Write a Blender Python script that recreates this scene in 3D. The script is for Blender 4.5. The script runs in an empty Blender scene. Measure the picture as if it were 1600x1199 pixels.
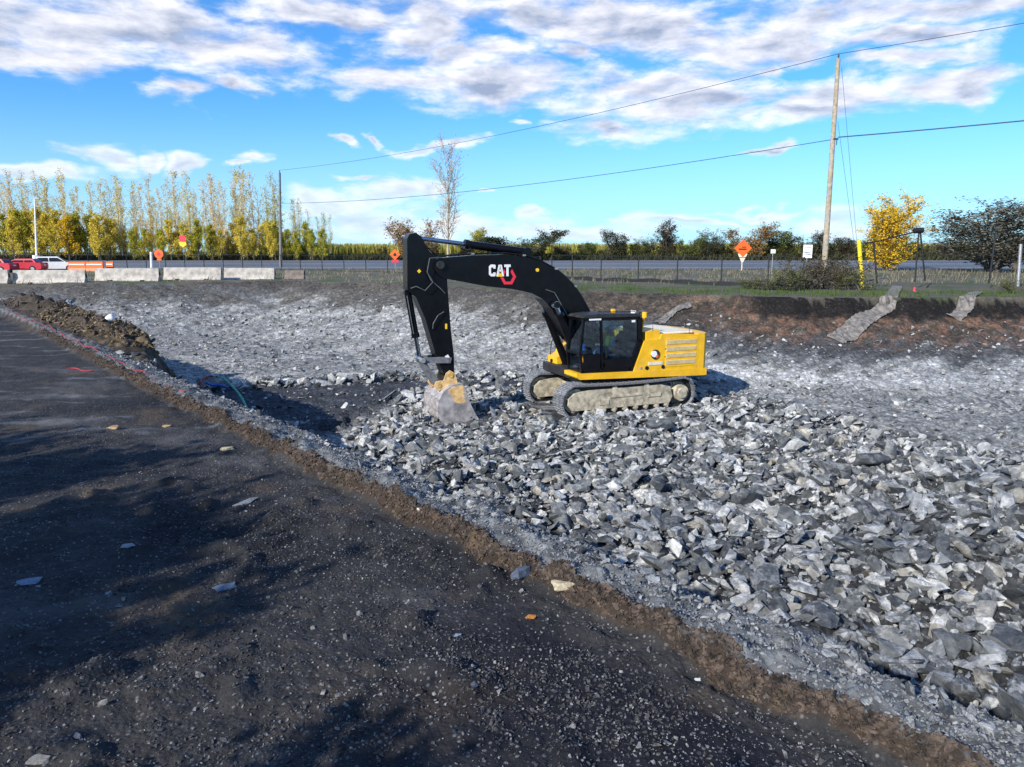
import bpy, bmesh, math, random
import numpy as np
from mathutils import Vector, Matrix
random.seed(7); rng = np.random.default_rng(7)
S = bpy.context.scene; COL = S.collection
PI = math.pi
# ------------------------------------------------------------------ camera
FPX = 1150.0; PITCH = math.atan(206.5/FPX); CH = 2.2
cd = bpy.data.cameras.new('camera'); cam = bpy.data.objects.new('camera', cd); COL.objects.link(cam)
cam.location = (0, 0, CH); cam.rotation_euler = (PI/2-PITCH, 0, 0)
cd.sensor_width = 36; cd.lens = 36*FPX/1600; cd.clip_start = 0.1; cd.clip_end = 9000
S.camera = cam
S.render.resolution_x = 1024; S.render.resolution_y = 767
S.view_settings.view_transform = 'Standard'; S.view_settings.look = 'None'
S.view_settings.gamma = 1; S.view_settings.use_curve_mapping = False
S.view_settings.exposure = 0.35
# ------------------------------------------------------------------ sun
SUN_EL = math.radians(29); SX, SY = 0.62, 0.785          # light travels towards (SX, SY)
ld = bpy.data.lights.new('sun', 'SUN'); ld.energy = 5.0; ld.angle = math.radians(0.5); ld.color = (1.0, 0.93, 0.82)
sun = bpy.data.objects.new('sun', ld); COL.objects.link(sun)
sun.rotation_euler = Vector((SX*math.cos(SUN_EL), SY*math.cos(SUN_EL), -math.sin(SUN_EL))).to_track_quat('-Z', 'Y').to_euler()
sun.location = (-20, -30, 40)
# ------------------------------------------------------------------ node helpers
class NT:
    def __init__(s, tree): s.t = tree; s.t.nodes.clear()
    def n(s, typ, **kw):
        nd = s.t.nodes.new(typ)
        for k, v in kw.items(): setattr(nd, k, v)
        return nd
    def put(s, sock, v):
        if v is None: return
        if isinstance(v, bpy.types.NodeSocket): s.t.links.new(v, sock)
        else: sock.default_value = v
    def m(s, op, a, b=None, c=None, clamp=False):
        nd = s.n('ShaderNodeMath', operation=op); nd.use_clamp = clamp
        s.put(nd.inputs[0], a); s.put(nd.inputs[1], b)
        if c is not None: s.put(nd.inputs[2], c)
        return nd.outputs[0]
    def vm(s, op, a, b=None):
        nd = s.n('ShaderNodeVectorMath', operation=op); s.put(nd.inputs[0], a); s.put(nd.inputs[1], b)
        return nd.outputs['Value'] if op in ('LENGTH', 'DOT_PRODUCT', 'DISTANCE') else nd.outputs[0]
    def mix(s, f, a, b, blend='MIX'):
        nd = s.n('ShaderNodeMix', data_type='RGBA', blend_type=blend)
        s.put(nd.inputs[0], f); s.put(nd.inputs[6], a); s.put(nd.inputs[7], b)
        return nd.outputs[2]
    def noise(s, vec, scale, detail=4, rough=.55, dist=0.0):
        nd = s.n('ShaderNodeTexNoise'); s.put(nd.inputs['Vector'], vec)
        nd.inputs['Scale'].default_value = scale; nd.inputs['Detail'].default_value = detail
        nd.inputs['Roughness'].default_value = rough; nd.inputs['Distortion'].default_value = dist
        return nd.outputs['Fac']
    def ss(s, x, a, b):
        nd = s.n('ShaderNodeMapRange', interpolation_type='SMOOTHSTEP'); s.put(nd.inputs[0], x)
        nd.inputs[1].default_value = a; nd.inputs[2].default_value = b
        return nd.outputs[0]
def c4(c): return (c[0], c[1], c[2], 1.0)
# ------------------------------------------------------------------ world: sky with procedural clouds
w = bpy.data.worlds.new('World'); S.world = w; w.use_nodes = True
T = NT(w.node_tree)
sky = T.n('ShaderNodeTexSky', sky_type='NISHITA'); sky.sun_disc = False
sky.sun_elevation = SUN_EL; sky.sun_rotation = math.atan2(-SX, -SY)
sky.air_density = 1.0; sky.dust_density = 0.3; sky.ozone_density = 3.0
SKY_K = 0.12
d0 = T.n('ShaderNodeTexCoord').outputs['Generated']
sp = T.n('ShaderNodeSeparateXYZ'); T.put(sp.inputs[0], d0); X, Y, Z = sp.outputs
az = T.m('ARCTAN2', X, Y); el = T.m('ARCSINE', Z)
cb = T.n('ShaderNodeCombineXYZ'); T.put(cb.inputs[0], az); T.put(cb.inputs[1], T.m('MULTIPLY', el, 2.1)); P = cb.outputs[0]
w1 = T.n('ShaderNodeTexNoise'); T.put(w1.inputs['Vector'], P); w1.inputs['Scale'].default_value = 8; w1.inputs['Detail'].default_value = 7
warp = T.vm('MULTIPLY', T.vm('SUBTRACT', w1.outputs['Color'], (.5, .5, .5)), (.20, .16, 0))
Q = T.vm('ADD', P, warp)
def pix_dir(px, py):
    v = Vector((px-800, FPX*math.cos(PITCH)+(599.5-py)*math.sin(PITCH), -FPX*math.sin(PITCH)+(599.5-py)*math.cos(PITCH))).normalized()
    return math.atan2(v.x, v.y), math.asin(v.z)
BLOBS = [(560,285,30,8),(120,30,330,62),(330,70,210,50),(60,70,200,30),(500,15,200,38),(660,40,110,60),(730,85,110,35),(900,25,260,50),(1010,45,200,48),(1180,55,190,46),(1330,20,230,40),(1520,5,200,26),
 (640,115,120,36),(780,135,160,40),(900,80,50,26),(1000,135,190,48),(960,195,120,28),(1090,160,150,36),(1155,100,52,18),(1230,175,190,28),(1300,140,150,32),(1500,130,110,26),(1400,100,120,20),(1430,58,120,22),
 (355,130,52,17),(285,152,62,20),(150,248,55,24),(215,245,34,17),(290,246,38,20),(425,242,42,16),(400,258,30,10),(525,217,34,9),(595,215,18,10),(690,230,90,12),(815,185,34,9),(1195,241,46,7),
 (500,320,90,26),(590,308,70,26),(648,300,58,24),(600,350,190,34),(720,355,150,22),(60,270,60,14),(840,336,34,11),(1310,352,110,26),(900,360,260,24),(1180,332,120,6),(1050,345,150,8),(760,300,22,6)]
dens = None
for (bx, by, rx, ry) in BLOBS:
    a_, e_ = pix_dir(bx, by)
    v = T.vm('SUBTRACT', Q, (a_, e_*2.1, 0))
    v = T.vm('MULTIPLY', v, (FPX/rx/1.03, FPX/(ry*2.1)/1.03, 0))
    g = T.m('SUBTRACT', 1.0, T.vm('LENGTH', v))
    dens = g if dens is None else T.m('MAXIMUM', dens, g)
P3 = T.vm('MULTIPLY', T.vm('ADD', P, T.vm('MULTIPLY', warp, (.25, .25, 0))), (.8, 1.15, 1))
fb = T.noise(P3, 13, 10, .62)
fb2 = T.noise(T.vm('ADD', P3, (-.010, .026, 0)), 13, 10, .58)
# cloud field of the rest of the sky (above and beside the frame)
zc = T.m('MAXIMUM', Z, .05)
cb2 = T.n('ShaderNodeCombineXYZ'); T.put(cb2.inputs[0], T.m('DIVIDE', X, zc)); T.put(cb2.inputs[1], T.m('DIVIDE', Y, zc))
gen = T.m('SUBTRACT', T.m('MULTIPLY', T.noise(cb2.outputs[0], .55, 5, .6), 2.4), 1.15)
side = T.m('MAXIMUM', T.ss(T.m('ABSOLUTE', az), .66, .85), T.ss(el, .34, .46))
gen = T.m('ADD', gen, T.m('MULTIPLY', T.m('SUBTRACT', side, 1.0), 3.0))
dens = T.m('MAXIMUM', dens, gen)
dd = T.m('ADD', dens, T.m('MULTIPLY', T.m('SUBTRACT', fb, .5), 2.0))
alpha = T.m('MULTIPLY', T.ss(dd, .04, .80), .96)
relief = T.m('ADD', .5, T.m('MULTIPLY', T.m('SUBTRACT', fb, fb2), 3.0), clamp=True)
thick = T.ss(dd, .35, 1.2)
lowc = T.m('SUBTRACT', 1.0, T.ss(el, .02, .17))
lit = T.m('SUBTRACT', T.m('ADD', T.m('ADD', T.m('MULTIPLY', relief, 1.0), .24), T.m('MULTIPLY', lowc, .30)), T.m('MULTIPLY', thick, .55), clamp=True)
ccol = T.mix(lit, (0.30, 0.36, 0.50, 1), (0.92, 0.91, 0.96, 1))
skc = T.mix(1.0, sky.outputs[0], (SKY_K, SKY_K, SKY_K, 1), 'MULTIPLY')
skc = T.mix(1.0, skc, (0.40, 0.87, 1.32, 1), 'MULTIPLY')
fin = T.mix(alpha, skc, ccol)
haze = T.m('MULTIPLY', T.m('SUBTRACT', 1.0, T.ss(el, -.02, .20)), .60)
fin = T.mix(haze, fin, (0.52, 0.74, .93, 1))
bg = T.n('ShaderNodeBackground'); T.put(bg.inputs[0], fin); bg.inputs[1].default_value = 1.0
T.put(T.n('ShaderNodeOutputWorld').inputs[0], bg.outputs[0])
# ------------------------------------------------------------------ pixel helpers (real distances)
def W(px, py, z=0.0):
    dx = px-800; dy = FPX*math.cos(PITCH)+(599.5-py)*math.sin(PITCH); dz = -FPX*math.sin(PITCH)+(599.5-py)*math.cos(PITCH)
    t = (z-CH)/dz
    return Vector((dx*t, dy*t, z))
def D(px, py, Yw):
    dx = px-800; dy = FPX*math.cos(PITCH)+(599.5-py)*math.sin(PITCH); dz = -FPX*math.sin(PITCH)+(599.5-py)*math.cos(PITCH)
    t = Yw/dy
    return Vector((dx*t, Yw, CH+dz*t))
# ------------------------------------------------------------------ numpy noise
_perm = rng.permutation(256); _perm = np.concatenate([_perm, _perm]); _gr = rng.uniform(0, 2*PI, 256)
_gx, _gy = np.cos(_gr), np.sin(_gr)
def perlin(x, y):
    xi = np.floor(x).astype(int); yi = np.floor(y).astype(int); xf = x-xi; yf = y-yi
    u = xf*xf*xf*(xf*(xf*6-15)+10); v = yf*yf*yf*(yf*(yf*6-15)+10)
    def g(ix, iy, fx, fy):
        h = _perm[(_perm[ix & 255]+(iy & 255)) & 255]; return _gx[h]*fx+_gy[h]*fy
    a = g(xi, yi, xf, yf); b = g(xi+1, yi, xf-1, yf); c = g(xi, yi+1, xf, yf-1); d = g(xi+1, yi+1, xf-1, yf-1)
    return 1.5*((a+(b-a)*u)*(1-v)+(c+(d-c)*u)*v)
def fbm(x, y, sc, oc=4, rg=.5, off=0.0):
    r = 0; amp = 1
    for i in range(oc):
        r = r+amp*perlin(x*sc+off+i*17.3, y*sc-off+i*9.1); sc *= 2.03; amp *= rg
    return r
def sst(a, b, x):
    t = np.clip((x-a)/(b-a), 0, 1); return t*t*(3-2*t)
# ------------------------------------------------------------------ terrain
LX, LY = 1.84, 2.79
def lipdist(x, y): return (x-LX)*.76+(y-LY)*.65
def alongt(x, y): return (x-LX)*-.65+(y-LY)*.76
RIM = [(14.8,-12.4),(-37.2,48.4),(-36,51),(-26,52.5),(-17,56),(-7.7,50.5),(2.2,41.7),(6.9,39.8),(13.7,35.9),(24.8,35.5),(36,32),(42,20),(42,0),(30,-12)]
TR = [(-16,26.5),(-10.5,28.4),(-4.3,30.2),(2,30.6),(7,29.4),(6,27.6),(.8,27.0),(-2.2,26.6),(-3.9,25.0),(-4.7,22.6),(-5.6,19.6),(-8,17.2),(-12,16)]
def polydist(x, y, poly, skip=()):
    n = len(poly); dmin = np.full(x.shape, 1e9); ins = np.zeros(x.shape, bool)
    for i in range(n):
        ax, ay = poly[i]; bx, by = poly[(i+1) % n]
        if i not in skip:
            ex, ey = bx-ax, by-ay; t = np.clip(((x-ax)*ex+(y-ay)*ey)/(ex*ex+ey*ey), 0, 1)
            dmin = np.minimum(dmin, np.hypot(x-ax-t*ex, y-ay-t*ey))
        c = ((ay > y) != (by > y)) & (x < (bx-ax)*(y-ay)/((by-ay) if by != ay else 1e-9)+ax)
        ins ^= c
    return dmin, ins
def terrain(x, y, full=False):
    x = np.asarray(x, float); y = np.asarray(y, float)
    s = lipdist(x, y); t = alongt(x, y)
    sn = s+.022*fbm(x, y, .6, 3)+.014*fbm(x, y, 5, 2)
    shelf = 1.3*sst(13.0, 21, t)*sst(46, 38, t)
    dr, ins = polydist(x, y, RIM, skip=(0,))
    drn = dr+.5*fbm(x, y, .35, 4, .5, 5)
    Wd = 10.5+2.0*sst(-10, -30, x)+8.5*sst(27, 17, y)*sst(4, 8, x)
    tt = np.clip(drn/Wd, 0, 1)
    far = -3.0*(1-(1-tt)**1.55)
    far = far-.38*sst(8, 12, x)*sst(30, 26.5, x)*sst(.05, .5, drn)*(1-sst(3, 7, drn))
    near = -6.5*np.clip((sn-shelf-.60)/4.4, 0, 1)-.12*np.clip(sn-.1, 0, 1)
    td, tin = polydist(x, y, TR)
    tsd = np.where(tin, td, -td)+.25*fbm(x, y, 1.1, 3, .55, 3)
    floor = -3.0-1.55*sst(-.15, .9, tsd)
    # rubble heap relief
    heap = .35*np.exp(-((x-7.6)**2/7+(y-21.6)**2/1.6))+.40*np.exp(-((x-9)**2/20+(y-12)**2/16))+.25*np.exp(-((x-11)**2/12+(y-15)**2/8))-.35*np.exp(-((x-4)**2/5+(y-15)**2/8))
    infl = sst(-.5, 1.5, -tsd)
    edge_d = (x-7.5)*.874+(y-26.5)*.486+.9*fbm(x, y, .5, 3, .6, 19)
    rub = sst(1.0, -1.3, edge_d)*sst(27.5, 24, y-.25*x)*sst(-6, -3, x-.0*y)*infl
    floor = floor+(heap+.16*fbm(x, y, .45, 3, .5, 9))*rub
    floor = floor-.42*np.exp(-((x+1.75)**2/1.6+(y-22.2)**2/1.6))
    # the ground dips a little under the machine's bucket and is level under its tracks
    cx, cy = x-3.25, y-24.9; cu = np.abs(cx*-.92+cy*-.39); cl = np.abs(cx*.39-cy*.92)
    flat = sst(3.6, 2.6, cu)*sst(2.6, 1.8, cl)
    floor = floor*(1-flat)-3.0*flat
    inner = np.maximum(np.maximum(far, near), floor)
    rough = .05*fbm(x, y, 1.6, 4, .6, 2)*(1-flat)+.03*fbm(x, y, 7, 2, .5, 4)*(1-flat)+.13*np.abs(fbm(x, y, 1.4, 3, .6, 8))*rub*(1-flat)
    # drag marks running down the right hand bank
    uu = x*.62-y*.78
    drag = fbm(uu*1.0, (x*.78+y*.62)*.10, 1.7, 4, .6, 6)
    bank = sst(.8, 2.5, drn)*sst(0, -2.4, far)*sst(-2.95, -2.4, inner)
    rough = rough+.10*drag*sst(.3, 1.5, drn)*(inner > -2.98)*sst(1.2, 3, s)
    wall = sst(-.3, .3, tsd)*sst(1.2, .5, tsd)
    rough = rough+.22*fbm(x, y, 2.2, 3, .6, 12)*wall
    w_in = np.where(ins | (sn > 0), 1.0, 0.0)
    isin = ins & (sn > -0.02)
    # bench with ridge along its edge
    ridge = .13*sst(-.16, .0, sn)*(1-sst(.15, .9, sn))
    bench = .030*fbm(x, y, .5, 3, .5, 1)+.016*fbm(x, y, 3.2, 4, .6, 1)+.006*fbm(x, y, 17, 2, .6)
    nearw = sst(16, 9, np.hypot(x, y))
    lump = np.maximum(fbm(x, y, 2.4, 2, .5, 21)-.25, 0)*.11*sst(5.5, 3.5, np.hypot(x+1.2, y-3.0))
    bench = bench+lump
    z = np.where(isin, inner+rough*sst(.2, 1.0, s), bench)
    z = z+ridge*(1+.5*fbm(x, y, 2.5, 3, .6, 31))*sst(75, 62, t)
    z = z+.10*fbm(x, y, 5.5, 3, .6, 33)*sst(-.4, -.15, sn)*(1-sst(.1, .35, sn))*.22
    # tipped soil mound on the edge at the far left
    mh = (.52*sst(15.3, 21, t)*(1-sst(33, 40, t)))*np.exp(-((s-1.25)/.75)**2)*(1+.35*fbm(x, y, .9, 4, .6, 41))
    mh = mh+.10*fbm(x, y, 3.0, 3, .6, 43)*(mh > .12)
    z = z+mh
    # verge, then a broad road that climbs gently away
    out = (~ins) & (y > 30)
    z = np.where(out, z*.6+.10*fbm(x, y, .25, 2, .5, 3)*sst(0, 3, dr)*sst(82, 70, y), z)
    z = np.where(y > 86, ROADZ(y), z)
    if not full: return z
    return z, dict(s=s, sn=sn, t=t, dr=dr, drn=drn, ins=ins, isin=isin, tsd=tsd, rub=rub, tt=tt, mh=mh, drag=drag, far=far, near=near, inner=inner, floor=floor)
def ROADZ(y): return np.clip((y-92)/43.0, 0, 1)*.62
def hz(x, y): return float(terrain(np.array([x]), np.array([y]))[0])

azs = np.concatenate([np.radians(np.arange(-180, -44, 4.0)), np.radians(np.arange(-44, 44, .2)), np.radians(np.arange(44, 180, 4.0))])
rs = np.concatenate([[.35], np.exp(np.arange(math.log(1.0), math.log(60), .0052)), np.exp(np.linspace(math.log(60.5), math.log(5000), 70))])
A, Rr = np.meshgrid(azs, rs); gx = (Rr*np.sin(A)).ravel(); gy = (Rr*np.cos(A)).ravel()
nx, ny = len(azs), len(rs)
gz, M = terrain(gx, gy, True)
def mixc(a, b, f): return a*(1-f[:, None])+np.asarray(b)[None, :]*f[:, None]
def lum(a): return np.array(a)
n1 = fbm(gx, gy, .35, 5, .6, 50); n2 = fbm(gx, gy, 1.7, 4, .6, 60); n3 = fbm(gx, gy, 6.5, 3, .6, 70)
col = np.tile(np.array([[.040, .040, .042]]), (len(gx), 1))
# bench: dark gravel, paler dust streaks, brown soil patches
col = mixc(col, (.092, .092, .096), sst(.15, .9, fbm(gx*.55, gy*1.1, .9, 4, .6, 80))*.8)
col = mixc(col, (.019, .020, .023), sst(.0, .8, fbm(gx, gy, .45, 3, .5, 90)))
col = mixc(col, (.10, .075, .052), sst(.35, 1.0, fbm(gx, gy, .7, 4, .6, 100))*.75)
col = mixc(col, (.010, .011, .018), .95*sst(2.0, .7, np.hypot((gx-1.15)*.8, gy-3.5))*sst(-.25, -.5, M['s']))  # foreground shadow painted into the gravel colour
rib = sst(.35, .8, fbm(gx*.5, gy*1.6, 1.3, 4, .6, 110))*sst(6, 10, gy)
col = mixc(col, (.20, .21, .225), rib*.55)
# pit
pc = np.tile(np.array([[.285, .288, .275]]), (len(gx), 1))
pc = mixc(pc, (.46, .458, .435), sst(-.1, .8, n1))
pc = mixc(pc, (.09, .10, .11), sst(.15, .9, n2+.5*n3)*.7)
strk = M['drag']
onbank = sst(-2.97, -2.6, M['inner'])
rightb = sst(0, 6, gx)*onbank
du = gx*.62-gy*.78; dv = gx*.78+gy*.62
fs = fbm(du*1.0, dv*.22, 3.2, 4, .7, 140); fs2 = fbm(du, dv*.5, 7.5, 3, .7, 150)
ttn = M['tt']+.10*n1+.10*strk
pc = mixc(pc, (.50, .51, .505), onbank*sst(.0, .7, fs)*.85)
pc = mixc(pc, (.16, .17, .175), onbank*sst(.1, .9, -fs)*.6)
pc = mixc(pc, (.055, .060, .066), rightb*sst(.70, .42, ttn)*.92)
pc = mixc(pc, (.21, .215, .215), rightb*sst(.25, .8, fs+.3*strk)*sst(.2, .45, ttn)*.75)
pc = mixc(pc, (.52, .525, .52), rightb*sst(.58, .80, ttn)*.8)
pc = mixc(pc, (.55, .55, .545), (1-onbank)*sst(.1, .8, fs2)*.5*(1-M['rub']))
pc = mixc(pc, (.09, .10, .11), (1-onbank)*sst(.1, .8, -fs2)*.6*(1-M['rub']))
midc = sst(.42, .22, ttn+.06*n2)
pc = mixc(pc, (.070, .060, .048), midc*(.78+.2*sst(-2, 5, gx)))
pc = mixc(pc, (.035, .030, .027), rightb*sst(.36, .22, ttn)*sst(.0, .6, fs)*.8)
pc = mixc(pc, (.17, .12, .085), rightb*sst(3.8, 1.2, M['drn'])*sst(-.1, .5, strk+n2*.5)*.6)
pc = mixc(pc, (.20, .115, .075), sst(8, 12, gx)*sst(5.2, 2.4, M['drn']+.8*n1)*sst(-.4, .4, n2+.5*fs)*.75)
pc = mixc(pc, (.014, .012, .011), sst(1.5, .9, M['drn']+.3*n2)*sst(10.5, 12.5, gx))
pc = mixc(pc, (.08, .07, .06), sst(1.6, .3, M['drn'])*sst(6, 0, gx)*.8)
pc = mixc(pc, (.040, .046, .058), sst(-.25, .35, M['tsd'])*.95)  # shade in the trench painted into its colour
pc = mixc(pc, (.13, .14, .155), sst(.2, .9, n2)*sst(.4, 1.2, M['tsd'])*.6)
pc = mixc(pc, (.022, .025, .030), M['rub']*.92)  # shade of the gaps painted into the ground under the rocks
pc = mixc(pc, (.26, .27, .28), M['rub']*sst(17, 21.5, gy)*sst(-.5, .4, n2)*.8)
pc = mixc(pc, (.15, .165, .18), sst(3.2, .5, M['sn'])*.8)
leftb = sst(-14, -22, gx)
pc = mixc(pc, (.13, .135, .14), leftb*sst(.0, .6, n1+.4*n2)*.7)
col = col*.78
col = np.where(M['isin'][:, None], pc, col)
# lip: brown face, grey crest
wob = .05*fbm(gx, gy, 1.1, 3, .6, 160)
bs = sst(-.145, -.09, M['sn']+wob)*(1-sst(-.03, .04, M['sn']+.03*n3))
col = mixc(col, (.042, .030, .022), bs*(.7+.3*sst(-.5, .5, n2)))
col = mixc(col, (.15, .105, .065), bs*sst(.2, 1.0, n3)*.6)
cr = sst(.0, .06, M['sn'])*(1-sst(.75, 1.1, M['sn']))
col = mixc(col, (.14, .15, .16), cr*.9)
col = mixc(col, (.27, .275, .275), cr*sst(.30, .55, M['sn'])*sst(-.5,.5,n3)*.7)
mm = np.maximum(sst(.04, .12, M['mh']), sst(13.5, 15.5, M['t'])*(1-sst(36, 40, M['t']))*sst(.3, .7, M['s'])*sst(4.2, 2.2, M['s']))
col = mixc(col, (.060, .045, .030), mm*.95); col = mixc(col, (.030, .024, .016), mm*sst(-.1, .5, n2)*.9); col = mixc(col, (.22, .15, .07), mm*sst(.15, .8, n3)*sst(24, 15, M['t'])*.8)
# verge and fields
vg = (~M['ins']) & (gy > 30)
vc = np.tile(np.array([[.11, .10, .075]]), (len(gx), 1))
vc = mixc(vc, (.055, .085, .028), sst(-.2, .5, n1)*.75)
vc = mixc(vc, (.20, .19, .17), sst(.1, .8, fbm(gx, gy*3, .3, 4, .6, 120))*sst(52, 60, gy)*.7)
vc = mixc(vc, (.10, .12, .05), sst(150, 170, gy))
col = np.where(vg[:, None], vc, col)

fi, fj = np.meshgrid(np.arange(nx), np.arange(ny-1)); fi = fi.ravel(); fj = fj.ravel(); fi2 = (fi+1) % nx
quads = np.stack([fj*nx+fi, fj*nx+fi2, (fj+1)*nx+fi2, (fj+1)*nx+fi], 1)[:, ::-1]
fc = quads.mean(1)
def at_(a): return a[quads[:, 0]]
q_mh = at_(M['mh']) > .10
q_berm = (at_(M['sn']+wob) > -.12) & (at_(M['sn']) < .02) & (at_(M['t']) > -14) & (at_(M['t']) < 60) & ~q_mh
q_pit = at_(M['isin']) & ~q_mh & ~q_berm
q_ver = at_(vg) & ~q_mh & ~q_berm & ~q_pit
q_ben = ~(q_mh | q_berm | q_pit | q_ver)
def np_mesh(name, V, F, smooth=False, colr=None):
    me = bpy.data.meshes.new(name); k = F.shape[1]
    me.vertices.add(len(V)); me.vertices.foreach_set('co', np.ascontiguousarray(V, np.float32).ravel())
    me.loops.add(F.size); me.loops.foreach_set('vertex_index', np.ascontiguousarray(F, np.int32).ravel())
    me.polygons.add(len(F)); me.polygons.foreach_set('loop_start', np.arange(0, F.size, k, dtype=np.int32))
    me.polygons.foreach_set('use_smooth', np.full(len(F), smooth))
    if colr is not None:
        at = me.color_attributes.new('Col', 'FLOAT_COLOR', 'POINT')
        at.data.foreach_set('color', np.concatenate([colr, np.ones((len(colr), 1))], 1).astype(np.float32).ravel())
    me.update(calc_edges=True); me.validate()
    return me
def link(name, me, mat=None, parent=None, **props):
    o = bpy.data.objects.new(name, me); COL.objects.link(o)
    if mat is not None and me is not None and not me.materials: me.materials.append(mat)
    if parent is not None: o.parent = parent
    for k, v in props.items(): o[k] = v
    return o
# ------------------------------------------------------------------ materials
def newmat(name):
    m = bpy.data.materials.new(name); m.use_nodes = True; return m, NT(m.node_tree)
def finish(T, colr, rough=.8, metal=0.0, bump=None, bs=.3, bd=.02, spec=None, emis=None, trans=None, alpha=None):
    b = T.n('ShaderNodeBsdfPrincipled'); T.put(b.inputs['Base Color'], colr); T.put(b.inputs['Roughness'], rough); T.put(b.inputs['Metallic'], metal)
    if spec is not None: b.inputs['Specular IOR Level'].default_value = spec
    if trans is not None: b.inputs['Transmission Weight'].default_value = trans
    if alpha is not None: T.put(b.inputs['Alpha'], alpha)
    if emis is not None: T.put(b.inputs['Emission Color'], emis[0]); b.inputs['Emission Strength'].default_value = emis[1]
    if bump is not None:
        bn = T.n('ShaderNodeBump'); bn.inputs['Strength'].default_value = bs; bn.inputs['Distance'].default_value = bd
        T.put(bn.inputs['Height'], bump); T.put(b.inputs['Normal'], bn.outputs[0])
    T.put(T.n('ShaderNodeOutputMaterial').inputs[0], b.outputs[0])
def earth_mat(name, speck=.5, scale=1.0, bd=.02, tint=(1, 1, 1), cells=0.0):
    m, T = newmat(name)
    a = T.n('ShaderNodeAttribute', attribute_name='Col').outputs['Color']
    p = T.n('ShaderNodeTexCoord').outputs['Object']
    n1 = T.noise(p, 5*scale, 6, .7); n2 = T.noise(p, 38*scale, 4, .7)
    vo = T.n('ShaderNodeTexVoronoi'); T.put(vo.inputs['Vector'], p); vo.inputs['Scale'].default_value = 42*scale
    vr = T.n('ShaderNodeSeparateColor'); T.put(vr.inputs[0], vo.outputs['Color'])
    f = T.m('MULTIPLY', T.m('ADD', .25, T.m('MULTIPLY', n1, 1.5)), T.m('ADD', .35, T.m('MULTIPLY', n2, 1.3)))
    gm = T.n('ShaderNodeCombineXYZ'); [T.put(gm.inputs[i], T.m('MULTIPLY', f, tint[i])) for i in range(3)]
    c = T.mix(1.0, a, gm.outputs[0], 'MULTIPLY')
    if cells:
        for sc_ in (5.5, 12.0):
            v2 = T.n('ShaderNodeTexVoronoi'); T.put(v2.inputs['Vector'], T.vm('ADD', p, T.vm('MULTIPLY', T.vm('SUBTRACT', T.n('ShaderNodeTexNoise').outputs['Color'], (.5, .5, .5)), (.1, .1, .1)))); v2.inputs['Scale'].default_value = sc_
            s2 = T.n('ShaderNodeSeparateColor'); T.put(s2.inputs[0], v2.outputs['Color'])
            k2 = T.m('ADD', 1.0-cells, T.m('MULTIPLY', T.m('MULTIPLY', s2.outputs[0], s2.outputs[0]), cells*3.1)); k2 = T.m('MULTIPLY', k2, T.m('SUBTRACT', 1.25, T.m('MULTIPLY', v2.outputs['Distance'], .7)))
            g2 = T.n('ShaderNodeCombineXYZ'); [T.put(g2.inputs[i], k2) for i in range(3)]
            c = T.mix(1.0, c, g2.outputs[0], 'MULTIPLY')
            n1 = T.m('ADD', n1, T.m('MULTIPLY', T.m('SUBTRACT', s2.outputs[1], v2.outputs['Distance']), .35))
    sp = T.m('MULTIPLY', T.m('MULTIPLY', T.ss(vr.outputs[0], .80, .93), T.m('SUBTRACT', 1.0, T.ss(vo.outputs['Distance'], .25, .5))), speck)
    stone = T.mix(vr.outputs[1], (.17, .18, .20, 1), (.34, .33, .31, 1))
    c = T.mix(sp, c, stone)
    h = T.m('ADD', T.m('ADD', T.m('MULTIPLY', n1, .8), T.m('MULTIPLY', n2, .35)), T.m('MULTIPLY', T.m('SUBTRACT', 1.0, vo.outputs['Distance']), .25))
    finish(T, c, .92, 0, h, .75, bd, spec=.25)
    return m
m_bench = earth_mat('bench_gravel', .45, 1.0, .035)
m_pit = earth_mat('broken_shale', .15, .32, .07, cells=.15)
m_berm = earth_mat('brown_soil', .3, .8, .05)
m_verge = earth_mat('verge_soil', .2, .3, .08)
V3 = np.stack([gx, gy, gz], 1)
def sub(name, mask, mat, **props):
    F = quads[mask]; u, inv = np.unique(F.ravel(), return_inverse=True)
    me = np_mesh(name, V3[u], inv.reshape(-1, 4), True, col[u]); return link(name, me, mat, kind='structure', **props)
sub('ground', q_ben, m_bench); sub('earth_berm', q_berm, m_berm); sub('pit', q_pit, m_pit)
sub('soil_mound', q_mh, m_berm); sub('verge', q_ver, m_verge)
del V3

def basic(name, c, rough=.6, metal=0.0, var=.25, scale=6.0, bd=.0, dust=None, dustamt=0.0, spec=None):
    m, T = newmat(name); p = T.n('ShaderNodeTexCoord').outputs['Object']
    n = T.noise(p, scale, 5, .65)
    lo = tuple(x*(1-var) for x in c); hi = tuple(min(1, x*(1+var)) for x in c)
    cc = T.mix(T.ss(n, .3, .7), c4(lo), c4(hi))
    r = rough
    if dust is not None:
        nz = T.n('ShaderNodeNewGeometry'); sz = T.n('ShaderNodeSeparateXYZ'); T.put(sz.inputs[0], nz.outputs['Normal'])
        n2 = T.noise(p, scale*1.7, 6, .7)
        fd = T.m('MULTIPLY', T.m('ADD', T.ss(sz.outputs[2], .2, .9), .35), T.ss(n2, .62-.35*dustamt, .85-.2*dustamt), clamp=True)
        fd = T.m('MULTIPLY', fd, min(1, dustamt*1.6), clamp=True)
        cc = T.mix(fd, cc, c4(dust)); r = T.m('ADD', rough, T.m('MULTIPLY', fd, .9-rough))
    finish(T, cc, r, metal, n if bd else None, .5, bd or .01, spec=spec)
    return m
DUST = (.42, .41, .38)
m_yel = basic('yellow_paint', (.83, .46, .012), .42, 0, .12, 3, dust=DUST, dustamt=.36)
m_yworn = basic('worn_yellow', (.60, .36, .06), .6, 0, .4, 5, dust=DUST, dustamt=.7)
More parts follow.
